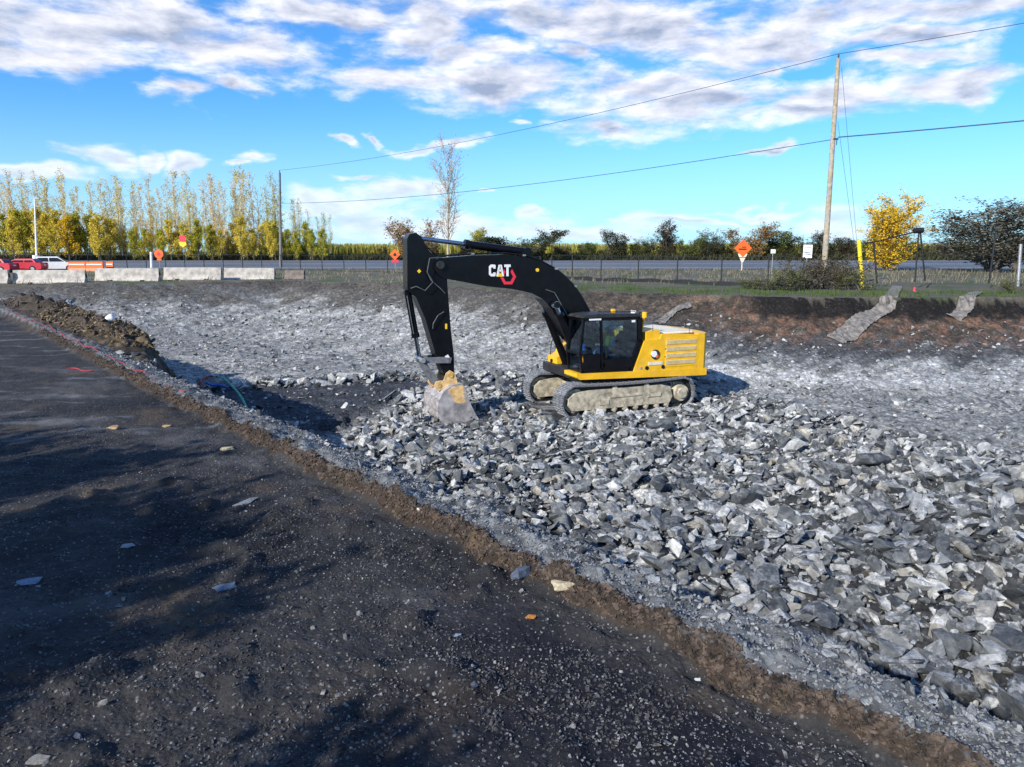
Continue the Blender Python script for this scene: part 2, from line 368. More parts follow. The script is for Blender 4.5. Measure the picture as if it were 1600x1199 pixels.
m_blk = basic('black_paint', (.0045, .0045, .006), .26, 0, .3, 3, dust=(.12, .13, .14), dustamt=.12, spec=.30)
m_blk2 = basic('black_trim', (.008, .008, .009), .45, 0, .3, 5, dust=(.15, .15, .15), dustamt=.15)
m_track = basic('dusty_track_steel', (.11, .115, .125), .75, .2, .5, 7, .01, dust=(.34, .36, .40), dustamt=.9)
m_frame = basic('mud_caked_frame', (.40, .355, .26), .9, 0, .5, 5, .02, dust=(.58, .55, .47), dustamt=.5)
m_dark = basic('dark_steel', (.03, .03, .032), .6, .3, .4, 6, dust=DUST, dustamt=.25)
m_bucket = basic('scraped_bucket_steel', (.36, .34, .34), .55, .25, .45, 3.5, .01, dust=(.55, .52, .49), dustamt=.6)
m_buckety = basic('bucket_worn_yellow', (.62, .40, .16), .6, 0, .4, 5, dust=(.6, .55, .48), dustamt=.6)
m_chrome = basic('chrome_rod', (.55, .56, .58), .2, 1, .1, 4)
m_lou = basic('dusty_louvre', (.66, .52, .26), .6, 0, .15, 6, dust=DUST, dustamt=.5)
m_cream = basic('pale_cream', (.72, .66, .52), .6, 0, .12, 6)
m_white = basic('white_paint', (.80, .80, .80), .5, 0, .06, 4)
m_red = basic('red_paint', (.55, .03, .05), .4, 0, .1, 4)
m_orange = basic('orange_sheet', (.85, .13, .015), .5, 0, .08, 4)
m_signred = basic('sign_red', (.75, .03, .06), .5, 0, .05, 4)
m_signyel = basic('sign_yellow', (.90, .55, .02), .5, 0, .05, 4)
m_conc = basic('barrier_concrete', (.40, .37, .33), .9, 0, .3, 2.6, .02)
m_concd = basic('stained_concrete', (.17, .14, .12), .9, 0, .3, 3, .02)
m_fence = basic('black_vinyl', (.012, .013, .014), .5, 0, .2, 4)
m_galv = basic('galvanised_steel', (.42, .43, .44), .5, .6, .2, 8)
m_wood = basic('weathered_pole_wood', (.36, .30, .215), .9, 0, .3, 5, .02)
m_woodd = basic('grey_pole_wood', (.17, .165, .15), .9, 0, .3, 5, .02)
m_hose = basic('hose_rubber', (.09, .095, .10), .35)
m_wire = basic('wire_black', (.02, .025, .035), .6)
m_cable = basic('cable_blue_black', (.025, .06, .09), .6)
m_tyre = basic('tyre_rubber', (.015, .015, .016), .8)
m_fabric = basic('grey_geotextile', (.17, .155, .14), .95, 0, .5, 5, .03)
m_skin = basic('skin', (.45, .27, .19), .6)
m_vest = basic('hi_vis_vest', (.55, .75, .05), .7)
m_trouser = basic('blue_cloth', (.04, .22, .45), .9)
m_helmet = basic('white_helmet', (.7, .7, .7), .4)
m_green = basic('green_hose', (.10, .42, .28), .5); m_blue = basic('blue_hose', (.03, .12, .45), .5); m_rope = basic('red_rope', (.28, .03, .035), .8)
m_yellowpost = basic('yellow_post', (.80, .62, .02), .5)
m_siding = basic('white_siding', (.75, .75, .75), .7); m_roof = basic('grey_shingle', (.35, .33, .33), .9)
m_container = basic('container_blue', (.05, .09, .16), .5, 0, .2, 2)
m_tailred = basic('tail_red', (.5, .01, .01), .3)
mg, T = newmat('tinted_glass')
lw = T.n('ShaderNodeLayerWeight'); lw.inputs[0].default_value = .35
tb = T.n('ShaderNodeBsdfTransparent'); tb.inputs[0].default_value = (.66, .78, .84, 1)
gb = T.n('ShaderNodeBsdfGlossy'); gb.inputs[0].default_value = (.8, .85, .9, 1); gb.inputs[1].default_value = .03
mx = T.n('ShaderNodeMixShader'); T.put(mx.inputs[0], T.m('ADD', T.m('MULTIPLY', lw.outputs['Fresnel'], .8), .06)); T.put(mx.inputs[1], tb.outputs[0]); T.put(mx.inputs[2], gb.outputs[0])
T.put(T.n('ShaderNodeOutputMaterial').inputs[0], mx.outputs[0]); m_glass = mg
m_cglass = basic('car_glass', (.015, .02, .025), .08)
# rock (per object random / per island random)
def rock_mat(name, island):
    m, T = newmat(name); p = T.n('ShaderNodeTexCoord').outputs['Object']
    if island: r = T.n('ShaderNodeNewGeometry').outputs['Random Per Island']; k = 7.0
    else: r = T.n('ShaderNodeObjectInfo').outputs['Random']; k = 5.0
    n = T.noise(p, k, 6, .7); n2 = T.noise(p, k*.5, 3, .5)
    a = T.mix(r, (.045, .052, .062, 1), (.42, .44, .45, 1))
    a = T.mix(T.m('MULTIPLY', T.ss(n2, .40, .68), .6), a, (.35, .36, .35, 1))
    g = T.n('ShaderNodeNewGeometry'); sz = T.n('ShaderNodeSeparateXYZ'); T.put(sz.inputs[0], g.outputs['Normal'])
    dust_lit = T.m('MULTIPLY', T.m('MULTIPLY', T.ss(sz.outputs[2], .1, .9), T.ss(n, .42, .62)), .68)  # dust on upward faces, strengthened to paint them sunlit
    a = T.mix(dust_lit, a, (.74, .73, .69, 1))
    ff = T.m('FRACT', T.m('MULTIPLY', r, 37.7))
    a = T.mix(T.m('MULTIPLY', T.ss(ff, .50, .75), .72), a, (.030, .040, .050, 1))
    a = T.mix(T.m('MULTIPLY', T.ss(ff, .10, .03), .5), a, (.34, .30, .22, 1))
    dark_zone = T.ss(T.noise(T.n('ShaderNodeNewGeometry').outputs['Position'], .33, 3, .6), .40, .62)
    gp = T.n('ShaderNodeSeparateXYZ'); T.put(gp.inputs[0], T.n('ShaderNodeNewGeometry').outputs['Position'])
    dark_zone = T.m('MULTIPLY', dark_zone, T.m('SUBTRACT', 1.0, T.ss(gp.outputs[1], 14, 20)))  # patchy darkening of the nearer rocks
    a = T.mix(T.m('MULTIPLY', dark_zone, .60), a, T.mix(1.0, a, (.38, .42, .50, 1), 'MULTIPLY'))
    n3 = T.noise(p, k*3.5, 6, .8)
    f = T.m('MULTIPLY', T.m('ADD', .35, T.m('MULTIPLY', n, 1.3)), T.m('ADD', .45, T.m('MULTIPLY', n3, 1.1))); cc = T.n('ShaderNodeCombineXYZ'); [T.put(cc.inputs[i], f) for i in range(3)]
    a = T.mix(1.0, a, cc.outputs[0], 'MULTIPLY')
    finish(T, a, .9, 0, T.m('ADD', n, T.m('MULTIPLY', n3, .35)), .8, .07, spec=.25)
    return m
m_rock = rock_mat('shale_rock', False); m_rocks = rock_mat('shale_rubble', True)
def leaf_mat(name, ca, cb, trans=.3, island=True):
    m, T = newmat(name); r = T.n('ShaderNodeNewGeometry').outputs['Random Per Island']; o = T.n('ShaderNodeObjectInfo').outputs['Random']
    p = T.n('ShaderNodeTexCoord').outputs['Object']; n = T.noise(p, .6, 2, .5)
    f = T.m('ADD', T.m('MULTIPLY', r, .55), T.m('ADD', T.m('MULTIPLY', T.ss(n, .35, .65), .3), T.m('MULTIPLY', o, .2)), clamp=True)
    cc = T.mix(f, c4(ca), c4(cb))
    d = T.n('ShaderNodeBsdfDiffuse'); T.put(d.inputs[0], cc); tr = T.n('ShaderNodeBsdfTranslucent'); T.put(tr.inputs[0], cc)
    mx = T.n('ShaderNodeMixShader'); mx.inputs[0].default_value = trans; T.put(mx.inputs[1], d.outputs[0]); T.put(mx.inputs[2], tr.outputs[0])
    T.put(T.n('ShaderNodeOutputMaterial').inputs[0], mx.outputs[0]); return m
m_lyel = leaf_mat('leaf_yellow', (.36, .32, .05), (.88, .68, .11)); m_lgold = leaf_mat('leaf_gold', (.55, .36, .03), (.85, .58, .04))
m_lygr = leaf_mat('leaf_yellow_green', (.20, .22, .03), (.58, .50, .06)); m_lgrn = leaf_mat('leaf_green', (.06, .09, .025), (.20, .22, .06))
m_ldark = leaf_mat('leaf_dark', (.03, .038, .02), (.12, .12, .06)); m_lgrey = leaf_mat('leaf_greyish', (.035, .034, .022), (.26, .24, .18))
m_lorg = leaf_mat('leaf_orange', (.20, .11, .04), (.42, .26, .10)); m_lbrn = leaf_mat('leaf_brown', (.035, .030, .020), (.13, .105, .06))
m_lpale = leaf_mat('leaf_pale_tan', (.50, .36, .12), (.90, .68, .28)); m_corn = leaf_mat('corn', (.20, .20, .04), (.50, .45, .10))
m_grass = leaf_mat('grass_blades', (.04, .07, .015), (.13, .19, .04)); m_dry = leaf_mat('dry_grass', (.20, .17, .10), (.38, .33, .21))
m_bark = basic('pale_bark', (.55, .45, .34), .9, 0, .25, 4); m_barkd = basic('dark_bark', (.10, .085, .07), .9, 0, .3, 4)

# ------------------------------------------------------------------ mesh builder
class MB:
    def __init__(s): s.b = bmesh.new()
    def prism(s, poly, y0, y1, axis='y'):
        def mk(u, v, w_):
            return {'y': (u, w_, v), 'x': (w_, u, v), 'z': (u, v, w_)}[axis]
        a = [s.b.verts.new(mk(p[0], p[1], y0)) for p in poly]; b = [s.b.verts.new(mk(p[0], p[1], y1)) for p in poly]
        n = len(poly); s.b.faces.new(a); s.b.faces.new(b[::-1])
        for i in range(n): s.b.faces.new([a[i], b[i], b[(i+1) % n], a[(i+1) % n]])
        return s
    def box(s, c, d, rot=None):
        r = bmesh.ops.create_cube(s.b, size=1); 
        M_ = Matrix.Translation(c) @ (rot.to_4x4() if rot else Matrix.Identity(4)) @ Matrix.Diagonal((d[0], d[1], d[2], 1))
        bmesh.ops.transform(s.b, matrix=M_, verts=r['verts']); return s
    def cyl(s, p, q, r1, seg=12, r2=None):
        p = Vector(p); q = Vector(q); L = (q-p).length
        if L < 1e-6: return s
        r = bmesh.ops.create_cone(s.b, cap_ends=True, segments=seg, radius1=r1, radius2=r1 if r2 is None else r2, depth=L)
        M_ = Matrix.Translation((p+q)/2) @ (q-p).to_track_quat('Z', 'Y').to_matrix().to_4x4()
        bmesh.ops.transform(s.b, matrix=M_, verts=r['verts']); return s
    def tube(s, pts, r, seg=6, caps=True):
        pts = [Vector(p) for p in pts]; rr = r if isinstance(r, (list, tuple)) else [r]*len(pts); rings = []
        prev = None
        for i, p in enumerate(pts):
            d = (pts[min(i+1, len(pts)-1)]-pts[max(i-1, 0)]).normalized()
            a = d.orthogonal().normalized() if prev is None else (prev-d*prev.dot(d)).normalized()
            prev = a; b = d.cross(a)
            rings.append([s.b.verts.new(p+(a*math.cos(2*PI*k/seg)+b*math.sin(2*PI*k/seg))*rr[i]) for k in range(seg)])
        for i in range(len(rings)-1):
            for k in range(seg): s.b.faces.new([rings[i][k], rings[i][(k+1) % seg], rings[i+1][(k+1) % seg], rings[i+1][k]])
        if caps: s.b.faces.new(rings[0][::-1]); s.b.faces.new(rings[-1])
        return s
    def bevel(s, w_, seg=1, ang=30):
        es = [e for e in s.b.edges if len(e.link_faces) == 2 and e.calc_face_angle(0) > math.radians(ang)]
        bmesh.ops.bevel(s.b, geom=es, offset=w_, segments=seg, affect='EDGES', clamp_overlap=True, profile=.6); return s
    def mesh(s, name, smooth=False):
        bmesh.ops.recalc_face_normals(s.b, faces=s.b.faces)
        me = bpy.data.meshes.new(name); s.b.to_mesh(me); s.b.free()
        if smooth:
            for p in me.polygons: p.use_smooth = True
        return me
    def obj(s, name, mat, parent=None, smooth=False, **props):
        return link(name, s.mesh(name, smooth), mat, parent, **props)
def thing(name, label, cat, loc=(0, 0, 0), rz=0.0, group=None):
    o = bpy.data.objects.new(name, None); COL.objects.link(o); o.location = loc; o.rotation_euler = (0, 0, rz)
    o.empty_display_size = .3
    o['label'] = label; o['category'] = cat
    if group: o['group'] = group
    return o
def tag(o, label, cat, group=None):
    o['label'] = label; o['category'] = cat
    if group: o['group'] = group
    return o
def copy_tree(o, parent=None):
    c = o.copy(); COL.objects.link(c)
    if parent is not None: c.parent = parent
    for ch in o.children: copy_tree(ch, c)
    return c

# ------------------------------------------------------------------ road
m, T = newmat('asphalt'); p = T.n('ShaderNodeTexCoord').outputs['Object']
mp = T.vm('MULTIPLY', p, (.05, 1.2, 1)); n = T.noise(mp, 1.0, 4, .6); nn = T.noise(p, 3, 4, .6)
c = T.mix(T.ss(n, .35, .7), (.085, .10, .125, 1), (.20, .215, .24, 1)); finish(T, T.mix(T.m('MULTIPLY', nn, .3), c, (.05, .05, .05, 1)), .75); m_road = m
xs = np.linspace(-260, 260, 60); ys = np.linspace(93, 133, 12); XX, YY = np.meshgrid(xs, ys)
ZZ = ROADZ(YY)+.03
F = np.array([[j*60+i, j*60+i+1, (j+1)*60+i+1, (j+1)*60+i] for j in range(11) for i in range(59)])
link('road', np_mesh('road', np.stack([XX.ravel(), YY.ravel(), ZZ.ravel()], 1), F), m_road, kind='structure')
mb = MB()
for yy, wd in ((97, .18), (129, .18), (113, .16)):
    z0 = float(ROADZ(yy-wd))+.036; z1 = float(ROADZ(yy+wd))+.036
    vs = [mb.b.verts.new(q) for q in ((-260, yy-wd, z0), (260, yy-wd, z0), (260, yy+wd, z1), (-260, yy+wd, z1))]; mb.b.faces.new(vs)
mb.obj('road_marking', m_white, kind='structure')

# ------------------------------------------------------------------ rocks
def rock_proto(seed, n=13, flat=.45, lng=1.4, detail=0):
    r = np.random.default_rng(seed); pts = r.normal(size=(n, 3)); pts /= np.linalg.norm(pts, axis=1)[:, None]
    pts = np.sign(pts)*np.abs(pts)**.75*r.uniform(.8, 1.0, (n, 1))
    pts *= np.array([lng, 1.0, flat])*.5
    b = bmesh.new()
    for q in pts: b.verts.new(q)
    res = bmesh.ops.convex_hull(b, input=b.verts)
    bmesh.ops.delete(b, geom=[v for v in b.verts if not v.link_faces], context='VERTS')
    if detail:
        bmesh.ops.dissolve_limit(b, angle_limit=math.radians(14), verts=b.verts, edges=b.edges)
        bmesh.ops.bevel(b, geom=list(b.edges), offset=.025, segments=1, affect='EDGES', clamp_overlap=True)
        bmesh.ops.triangulate(b, faces=b.faces)
        bmesh.ops.subdivide_edges(b, edges=[e for e in b.edges if e.calc_length() > .22], cuts=2, use_grid_fill=True)
        for v in b.verts:
            c_ = v.co; k = float(perlin(np.array([c_.x*4+seed]), np.array([c_.y*4+c_.z*3]))[0]); k2 = float(perlin(np.array([c_.x*11+seed]), np.array([c_.y*11-c_.z*9]))[0])
            v.co = c_*(1+.10*k+.035*k2)
    bmesh.ops.triangulate(b, faces=b.faces); bmesh.ops.recalc_face_normals(b, faces=b.faces)
    V = np.array([v.co[:] for v in b.verts]); b.verts.index_update()
    F = np.array([[v.index for v in f.verts] for f in b.faces]); b.free(); return V, F
def rotm(e):
    cx, cy, cz = np.cos(e).T; sx, sy, sz = np.sin(e).T; n = len(e); R = np.empty((n, 3, 3))
    R[:, 0, 0] = cy*cz; R[:, 0, 1] = sx*sy*cz-cx*sz; R[:, 0, 2] = cx*sy*cz+sx*sz
    R[:, 1, 0] = cy*sz; R[:, 1, 1] = sx*sy*sz+cx*cz; R[:, 1, 2] = cx*sy*sz-sx*cz
    R[:, 2, 0] = -sy; R[:, 2, 1] = sx*cy; R[:, 2, 2] = cx*cy
    return R
def scatter(name, protos, pos, rot, scale, mat, **props):
    which = rng.integers(0, len(protos), len(pos)); Vs = []; Fs = []; off = 0
    for k, (V, F) in enumerate(protos):
        idx = np.where(which == k)[0]
        if not len(idx): continue
        sc = scale[idx] if scale.ndim == 2 else scale[idx][:, None]
        P_ = np.einsum('nij,nvj->nvi', rotm(rot[idx]), V[None]*sc[:, None, :])+pos[idx][:, None, :]
        Vs.append(P_.reshape(-1, 3)); Fs.append((F[None]+(np.arange(len(idx))*len(V))[:, None, None]+off).reshape(-1, F.shape[1])); off += len(idx)*len(V)
    return link(name, np_mesh(name, np.concatenate(Vs), np.concatenate(Fs)), mat, **props)
small = [rock_proto(100+i, 9+i % 4, .35+.05*(i % 5), 1.1+.15*(i % 4)) for i in range(14)]
big = [rock_proto(200+i, 12+i % 5, .34+.05*(i % 5), 1.15+.12*(i % 5), 1) for i in range(14)]
bigme = []
for i, (V, F) in enumerate(big):
    me = np_mesh('rock', V, F); me.materials.append(m_rock); bigme.append(me)
def rubw(x, y):
    z, q = terrain(x, y, True)
    k = q['rub']*(q['sn'] > .95)*(q['isin'])*np.where(np.hypot(x+1.55, y-21.9) < 1.15, .12, 1)
    cx, cy = x-3.25, y-24.9; cu = np.abs(cx*-.92+cy*-.39); cl = np.abs(cx*.39-cy*.92)
    k = k*np.where((cu < 2.9) & (cl < 1.75), 0, 1)
    return z, k, q
# big individual rocks
cand = 9000; cx_ = rng.uniform(-5, 17, cand); cy_ = rng.uniform(2, 24, cand)
zc_, kc, qc = rubw(cx_, cy_)
dist = np.hypot(cx_, cy_)
vis = (np.abs(cx_/cy_) < .78)
near_pref = np.clip(1.35-dist/22, .12, 1)
heapm = np.exp(-((cx_-8)**2/40+(cy_-13)**2/40))
ok = (rng.random(cand) < near_pref) & (kc > .5) & vis
placed = []; cells = {}
exc = Vector((3.25, 24.9))
for i in np.where(ok)[0]:
    if len(placed) >= 300: break
    L = .32+.44*rng.random()**1.9*(.6+.6*heapm[i])
    if dist[i] < 8: L = min(L, .55)
    x_, y_ = cx_[i], cy_[i]
    if math.hypot(x_+1.95, y_-22.6) < 1.9: L = min(L, .35)
    if any((x_-a)**2+(y_-b_)**2 < ((L+l_)*.40)**2 for a, b_, l_ in placed): continue
    placed.append((x_, y_, L))
    o = link('rock', bigme[rng.integers(0, 14)]); tilt = .45 if rng.random() < .75 else 1.1
    o.location = (x_, y_, zc_[i]+L*.10+.03); o.rotation_euler = (rng.normal()*tilt*.8-.12, rng.normal()*tilt*.8, rng.uniform(0, 2*PI))
    f = L*rng.uniform(.85, 1.15); o.scale = (f, f*rng.uniform(.7, 1.1), f*rng.uniform(.7, 1.3))
    tag(o, 'grey angular shale rock lying loose in the blasted rubble below the excavator', 'rock', 'larger rocks of the rubble heap')
# rubble stuff: medium and small
def rubble(name, n, lo, hi, pw, xr, yr, fn, embed=.18, tilt=.55, mat=m_rocks, mode='xy'):
    if mode == 'lip':      # xr = along the edge, yr = across it; denser towards the near end
        t_ = xr[0]+(xr[1]-xr[0])*rng.random(n)**1.7; s_ = rng.uniform(yr[0], yr[1], n); x = LX-.65*t_+.76*s_; y = LY+.76*t_+.65*s_
    elif mode == 'fan':    # xr = bearing, yr = distance
        a_ = rng.uniform(xr[0], xr[1], n); r_ = yr[0]+(yr[1]-yr[0])*rng.random(n)**1.3; x = r_*np.sin(a_); y = r_*np.cos(a_)
    else: x = rng.uniform(xr[0], xr[1], n); y = rng.uniform(yr[0], yr[1], n)
    z, k = fn(x, y); keep = rng.random(n) < k
    x, y, z = x[keep], y[keep], z[keep]; n = len(x)
    sz = lo+(hi-lo)*rng.random(n)**pw
    pos = np.stack([x, y, z+sz*embed], 1); rot = np.stack([rng.normal(size=n)*tilt, rng.normal(size=n)*tilt, rng.uniform(0, 6.28, n)], 1)
    sc = sz[:, None]*rng.uniform(.7, 1.25, (n, 3))
    return scatter(name, small, pos, rot, sc, mat, kind='stuff')
def f_rub(x, y):
    z, k, q = rubw(x, y); return z, k*(np.abs(x/y) < .85)
rubble('rubble', 32000, .09, .44, 2.6, (-6, 17), (2, 27), f_rub)
rubble('rubble', 42000, .03, .14, 2.0, (-6, 20), (2, 24), lambda x, y: (lambda r: (r[0], r[1]*(np.abs(x/y) < .8)))(f_rub(x, y)), .3)
def f_pit(x, y):
    z, q = terrain(x, y, True); c_ = fbm(x, y, .4, 3, .5, 77)
    k = q['isin']*(q['sn'] > .6)*(1-q['rub'])*(.25+.75*sst(-.2, .6, c_))*sst(1.0, 3.5, q['drn'])*(q['mh'] < .05)
    return z, k
rubble('loose_stones', 42000, .04, .26, 3.4, (-34, 27), (12, 50), f_pit)
def f_wall(x, y):
    z, q = terrain(x, y, True)
    return z, q['isin']*(q['sn'] > 1.5)*np.exp(-((q['tsd']-.1)/.55)**2)*(y > 25)
rubble('trench_edge_rubble', 12000, .10, .60, 2.2, (-16, 9), (25, 32), f_wall, .15)
def f_shoulder(x, y):
    z, q = terrain(x, y, True); return z, (q['sn'] > .02)*(q['sn'] < 1.1)*(q['mh'] < .03)*.9*(np.abs(x/np.maximum(y, .1)) < .85)
m_eg = basic('edge_grit', (.17, .18, .19), .95, 0, .7, 30, .01)
rubble('edge_gravel', 52000, .008, .034, 3.0, (-1.5, 22), (.0, .95), f_shoulder, .15, mat=m_eg, mode='lip')
rubble('edge_gravel', 3000, .03, .10, 3.0, (-1.5, 22), (.25, 1.1), f_shoulder, .15, mode='lip')
# bench pebbles
m_peb = basic('pebble', (.15, .15, .155), .9, 0, .8, 25, .01)
m_grit = basic('grit', (.046, .046, .050), .95, 0, .6, 30, .01)
def f_bench(x, y):
    z, q = terrain(x, y, True); c_ = fbm(x, y, .9, 3, .5, 55)
    return z, (q['s'] < -.1)*(.25+.75*sst(-.4, .7, c_))*(np.abs(x/y) < .82)*np.clip(5/np.hypot(x, y), 0, 1)**1.2
rubble('pebbles', 90000, .003, .018, 3.2, (-.72, .72), (2.4, 12), f_bench, .25, mat=m_peb, mode='fan')
rubble('pebbles', 4000, .015, .05, 4.5, (-.72, .5), (3.0, 24), f_bench, .15, mat=m_peb, mode='fan')
def f_bermst(x, y):
    z, q = terrain(x, y, True); return z, (q['sn']+.05*fbm(x, y, 1.1, 3, .6, 160) > -.11)*(q['sn'] < .025)*(q['mh'] < .3)*(np.abs(x/np.maximum(y, .1)) < .85)
m_clod = basic('soil_clods', (.068, .050, .038), .95, 0, .9, 14, .01)
rubble('soil_clods', 46000, .008, .040, 2.4, (-1.5, 22), (-.20, .07), f_bermst, .2, mat=m_clod, mode='lip')
rubble('grit', 80000, .005, .026, 2.2, (-.72, .72), (2.4, 10), lambda x, y: (lambda z, q: (z, (q['s'] < -.3)*sst(-.5, .5, fbm(x, y, 1.3, 3, .6, 58))*1.0))(*terrain(x, y, True)), .15, mat=m_grit, mode='fan')
def f_mound(x, y):
    z, q = terrain(x, y, True); return z, (q['mh'] > .12)*1.0
rubble('soil_clods', 12000, .04, .22, 2.6, (-28, -6), (13, 34), f_mound, .15, mat=m_clod)
m_ochre = basic('ochre_clods', (.17, .12, .06), .95, 0, .7, 9, .01)
rubble('soil_clods', 9000, .03, .16, 2.6, (-15, -7), (13, 24), f_mound, .15, mat=m_ochre)
# single stones lying on the bench
def single(px, py, L, label, c, hgt=.6, rz=0):
    mat = basic('stone', c, .85, 0, .3, 9, .01); P_ = W(px, py, 0); z = hz(P_.x, P_.y)
    me = bpy.data.meshes['rock'].copy() if False else np_mesh('stone', *big[(px*7+py) % 14])
    o = link('stone', me, mat); f = L; o.location = (P_.x, P_.y, z+L*hgt*.16); o.rotation_euler = (.1, -.1, rz); o.scale = (f, f*.8, f*hgt/.45)
    tag(o, label, 'stone')
single(878, 930, .16, 'pale tan crumbly stone lying on the dark gravel just below the brown berm', (.40, .34, .24), .45)
single(815, 906, .13, 'dark blue-grey stone standing beside the pale tan stone near the berm', (.07, .09, .13), .75, .7)
single(657, 817, .07, 'small pale cream stone on its own in the middle of the gravel bench', (.62, .58, .46), .5)
single(829, 966, .06, 'small rust-orange stone on the dark gravel below the tan stone', (.35, .14, .03), .5)
single(350, 918, .13, 'flat blue-grey slab lying in the dark gravel at lower left', (.12, .16, .21), .2, .5)
single(44, 913, .14, 'thin blue-grey flake lying in the shaded gravel at far left', (.17, .22, .30), .2, .2)
single(385, 786, .17, 'flat pale grey slab on the gravel bench left of the middle', (.16, .18, .20), .2, .6)
single(201, 865, .08, 'small pale grey chip on the shaded gravel at left', (.25, .28, .30), .3)
single(60, 1184, .09, 'pale grey chip at the bottom left of the gravel bench', (.17, .17, .16), .4)
single(262, 668, .14, 'ochre lump of soil lying on the gravel bench near the berm', (.34, .24, .12), .4)
single(178, 672, .22, 'ochre clay lump left of the other on the gravel bench', (.30, .20, .10), .35)
single(355, 706, .13, 'pale yellowish stone behind the slabs of the gravel bench', (.42, .37, .24), .4)
single(1090, 1058, .03, 'tiny white stone in the dark shaded gravel near the bottom centre', (.6, .6, .58), .5)
single(715, 995, .04, 'small bluish chip in the open gravel at bottom centre', (.18, .24, .34), .5)

# ------------------------------------------------------------------ excavator
EX = thing('excavator', 'yellow and black tracked excavator digging in the pit, bucket lowered', 'excavator', (3.25, 24.9, -3.0), math.radians(203))
def arc(cx, cz, r, a0, a1, n): return [(cx+r*math.cos(math.radians(a0+(a1-a0)*i/n)), cz+r*math.sin(math.radians(a0+(a1-a0)*i/n))) for i in range(n+1)]
# undercarriage
MB().box((0, 0, .72), (2.0, 1.7, .36)).box((.95, 0, .62), (.5, 2.1, .3)).box((-.95, 0, .62), (.5, 2.1, .3)).bevel(.03).obj('car_body', m_frame, EX)
MB().cyl((0, 0, .9), (0, 0, 1.2), .72, 32).obj('turntable', m_dark, EX, smooth=False)
# track path
def track_path():
    R1, xc, zc_ = .50, 1.98, .53; pts = []
    top = [(xc-(2*xc)*i/24, zc_+R1-.05*math.sin(PI*i/24)*1.0) for i in range(25)]
    back = [(-xc+R1*math.cos(math.radians(a)), zc_+R1*math.sin(math.radians(a))) for a in range(95, 270, 6)]
    bot = [(-xc+(2*xc)*i/24, .03) for i in range(25)]
    front = [(xc+R1*math.cos(math.radians(a)), zc_+R1*math.sin(math.radians(a))) for a in range(-85, 90, 6)]
    return top+back+bot+front
tp = track_path(); seg = [math.dist(tp[i], tp[(i+1) % len(tp)]) for i in range(len(tp))]; TL = sum(seg)
def tpos(u):
    u %= TL; i = 0
    while u > seg[i]: u -= seg[i]; i = (i+1) % len(seg)
    a = tp[i]; b = tp[(i+1) % len(tp)]; k = u/seg[i]
    return a[0]+(b[0]-a[0])*k, a[1]+(b[1]-a[1])*k, math.atan2(b[1]-a[1], b[0]-a[0])
NSH = 48
q = MB(); q.box((0, 0, 0), (TL/NSH*.94, .66, .035))
for gx_, hh in ((-.07, .05), (0, .035), (.07, .035)): q.box((gx_, 0, -.017-hh/2), (.018, .66, hh))
shoe_me = q.mesh('track_shoe'); shoe_me.materials.append(m_track)
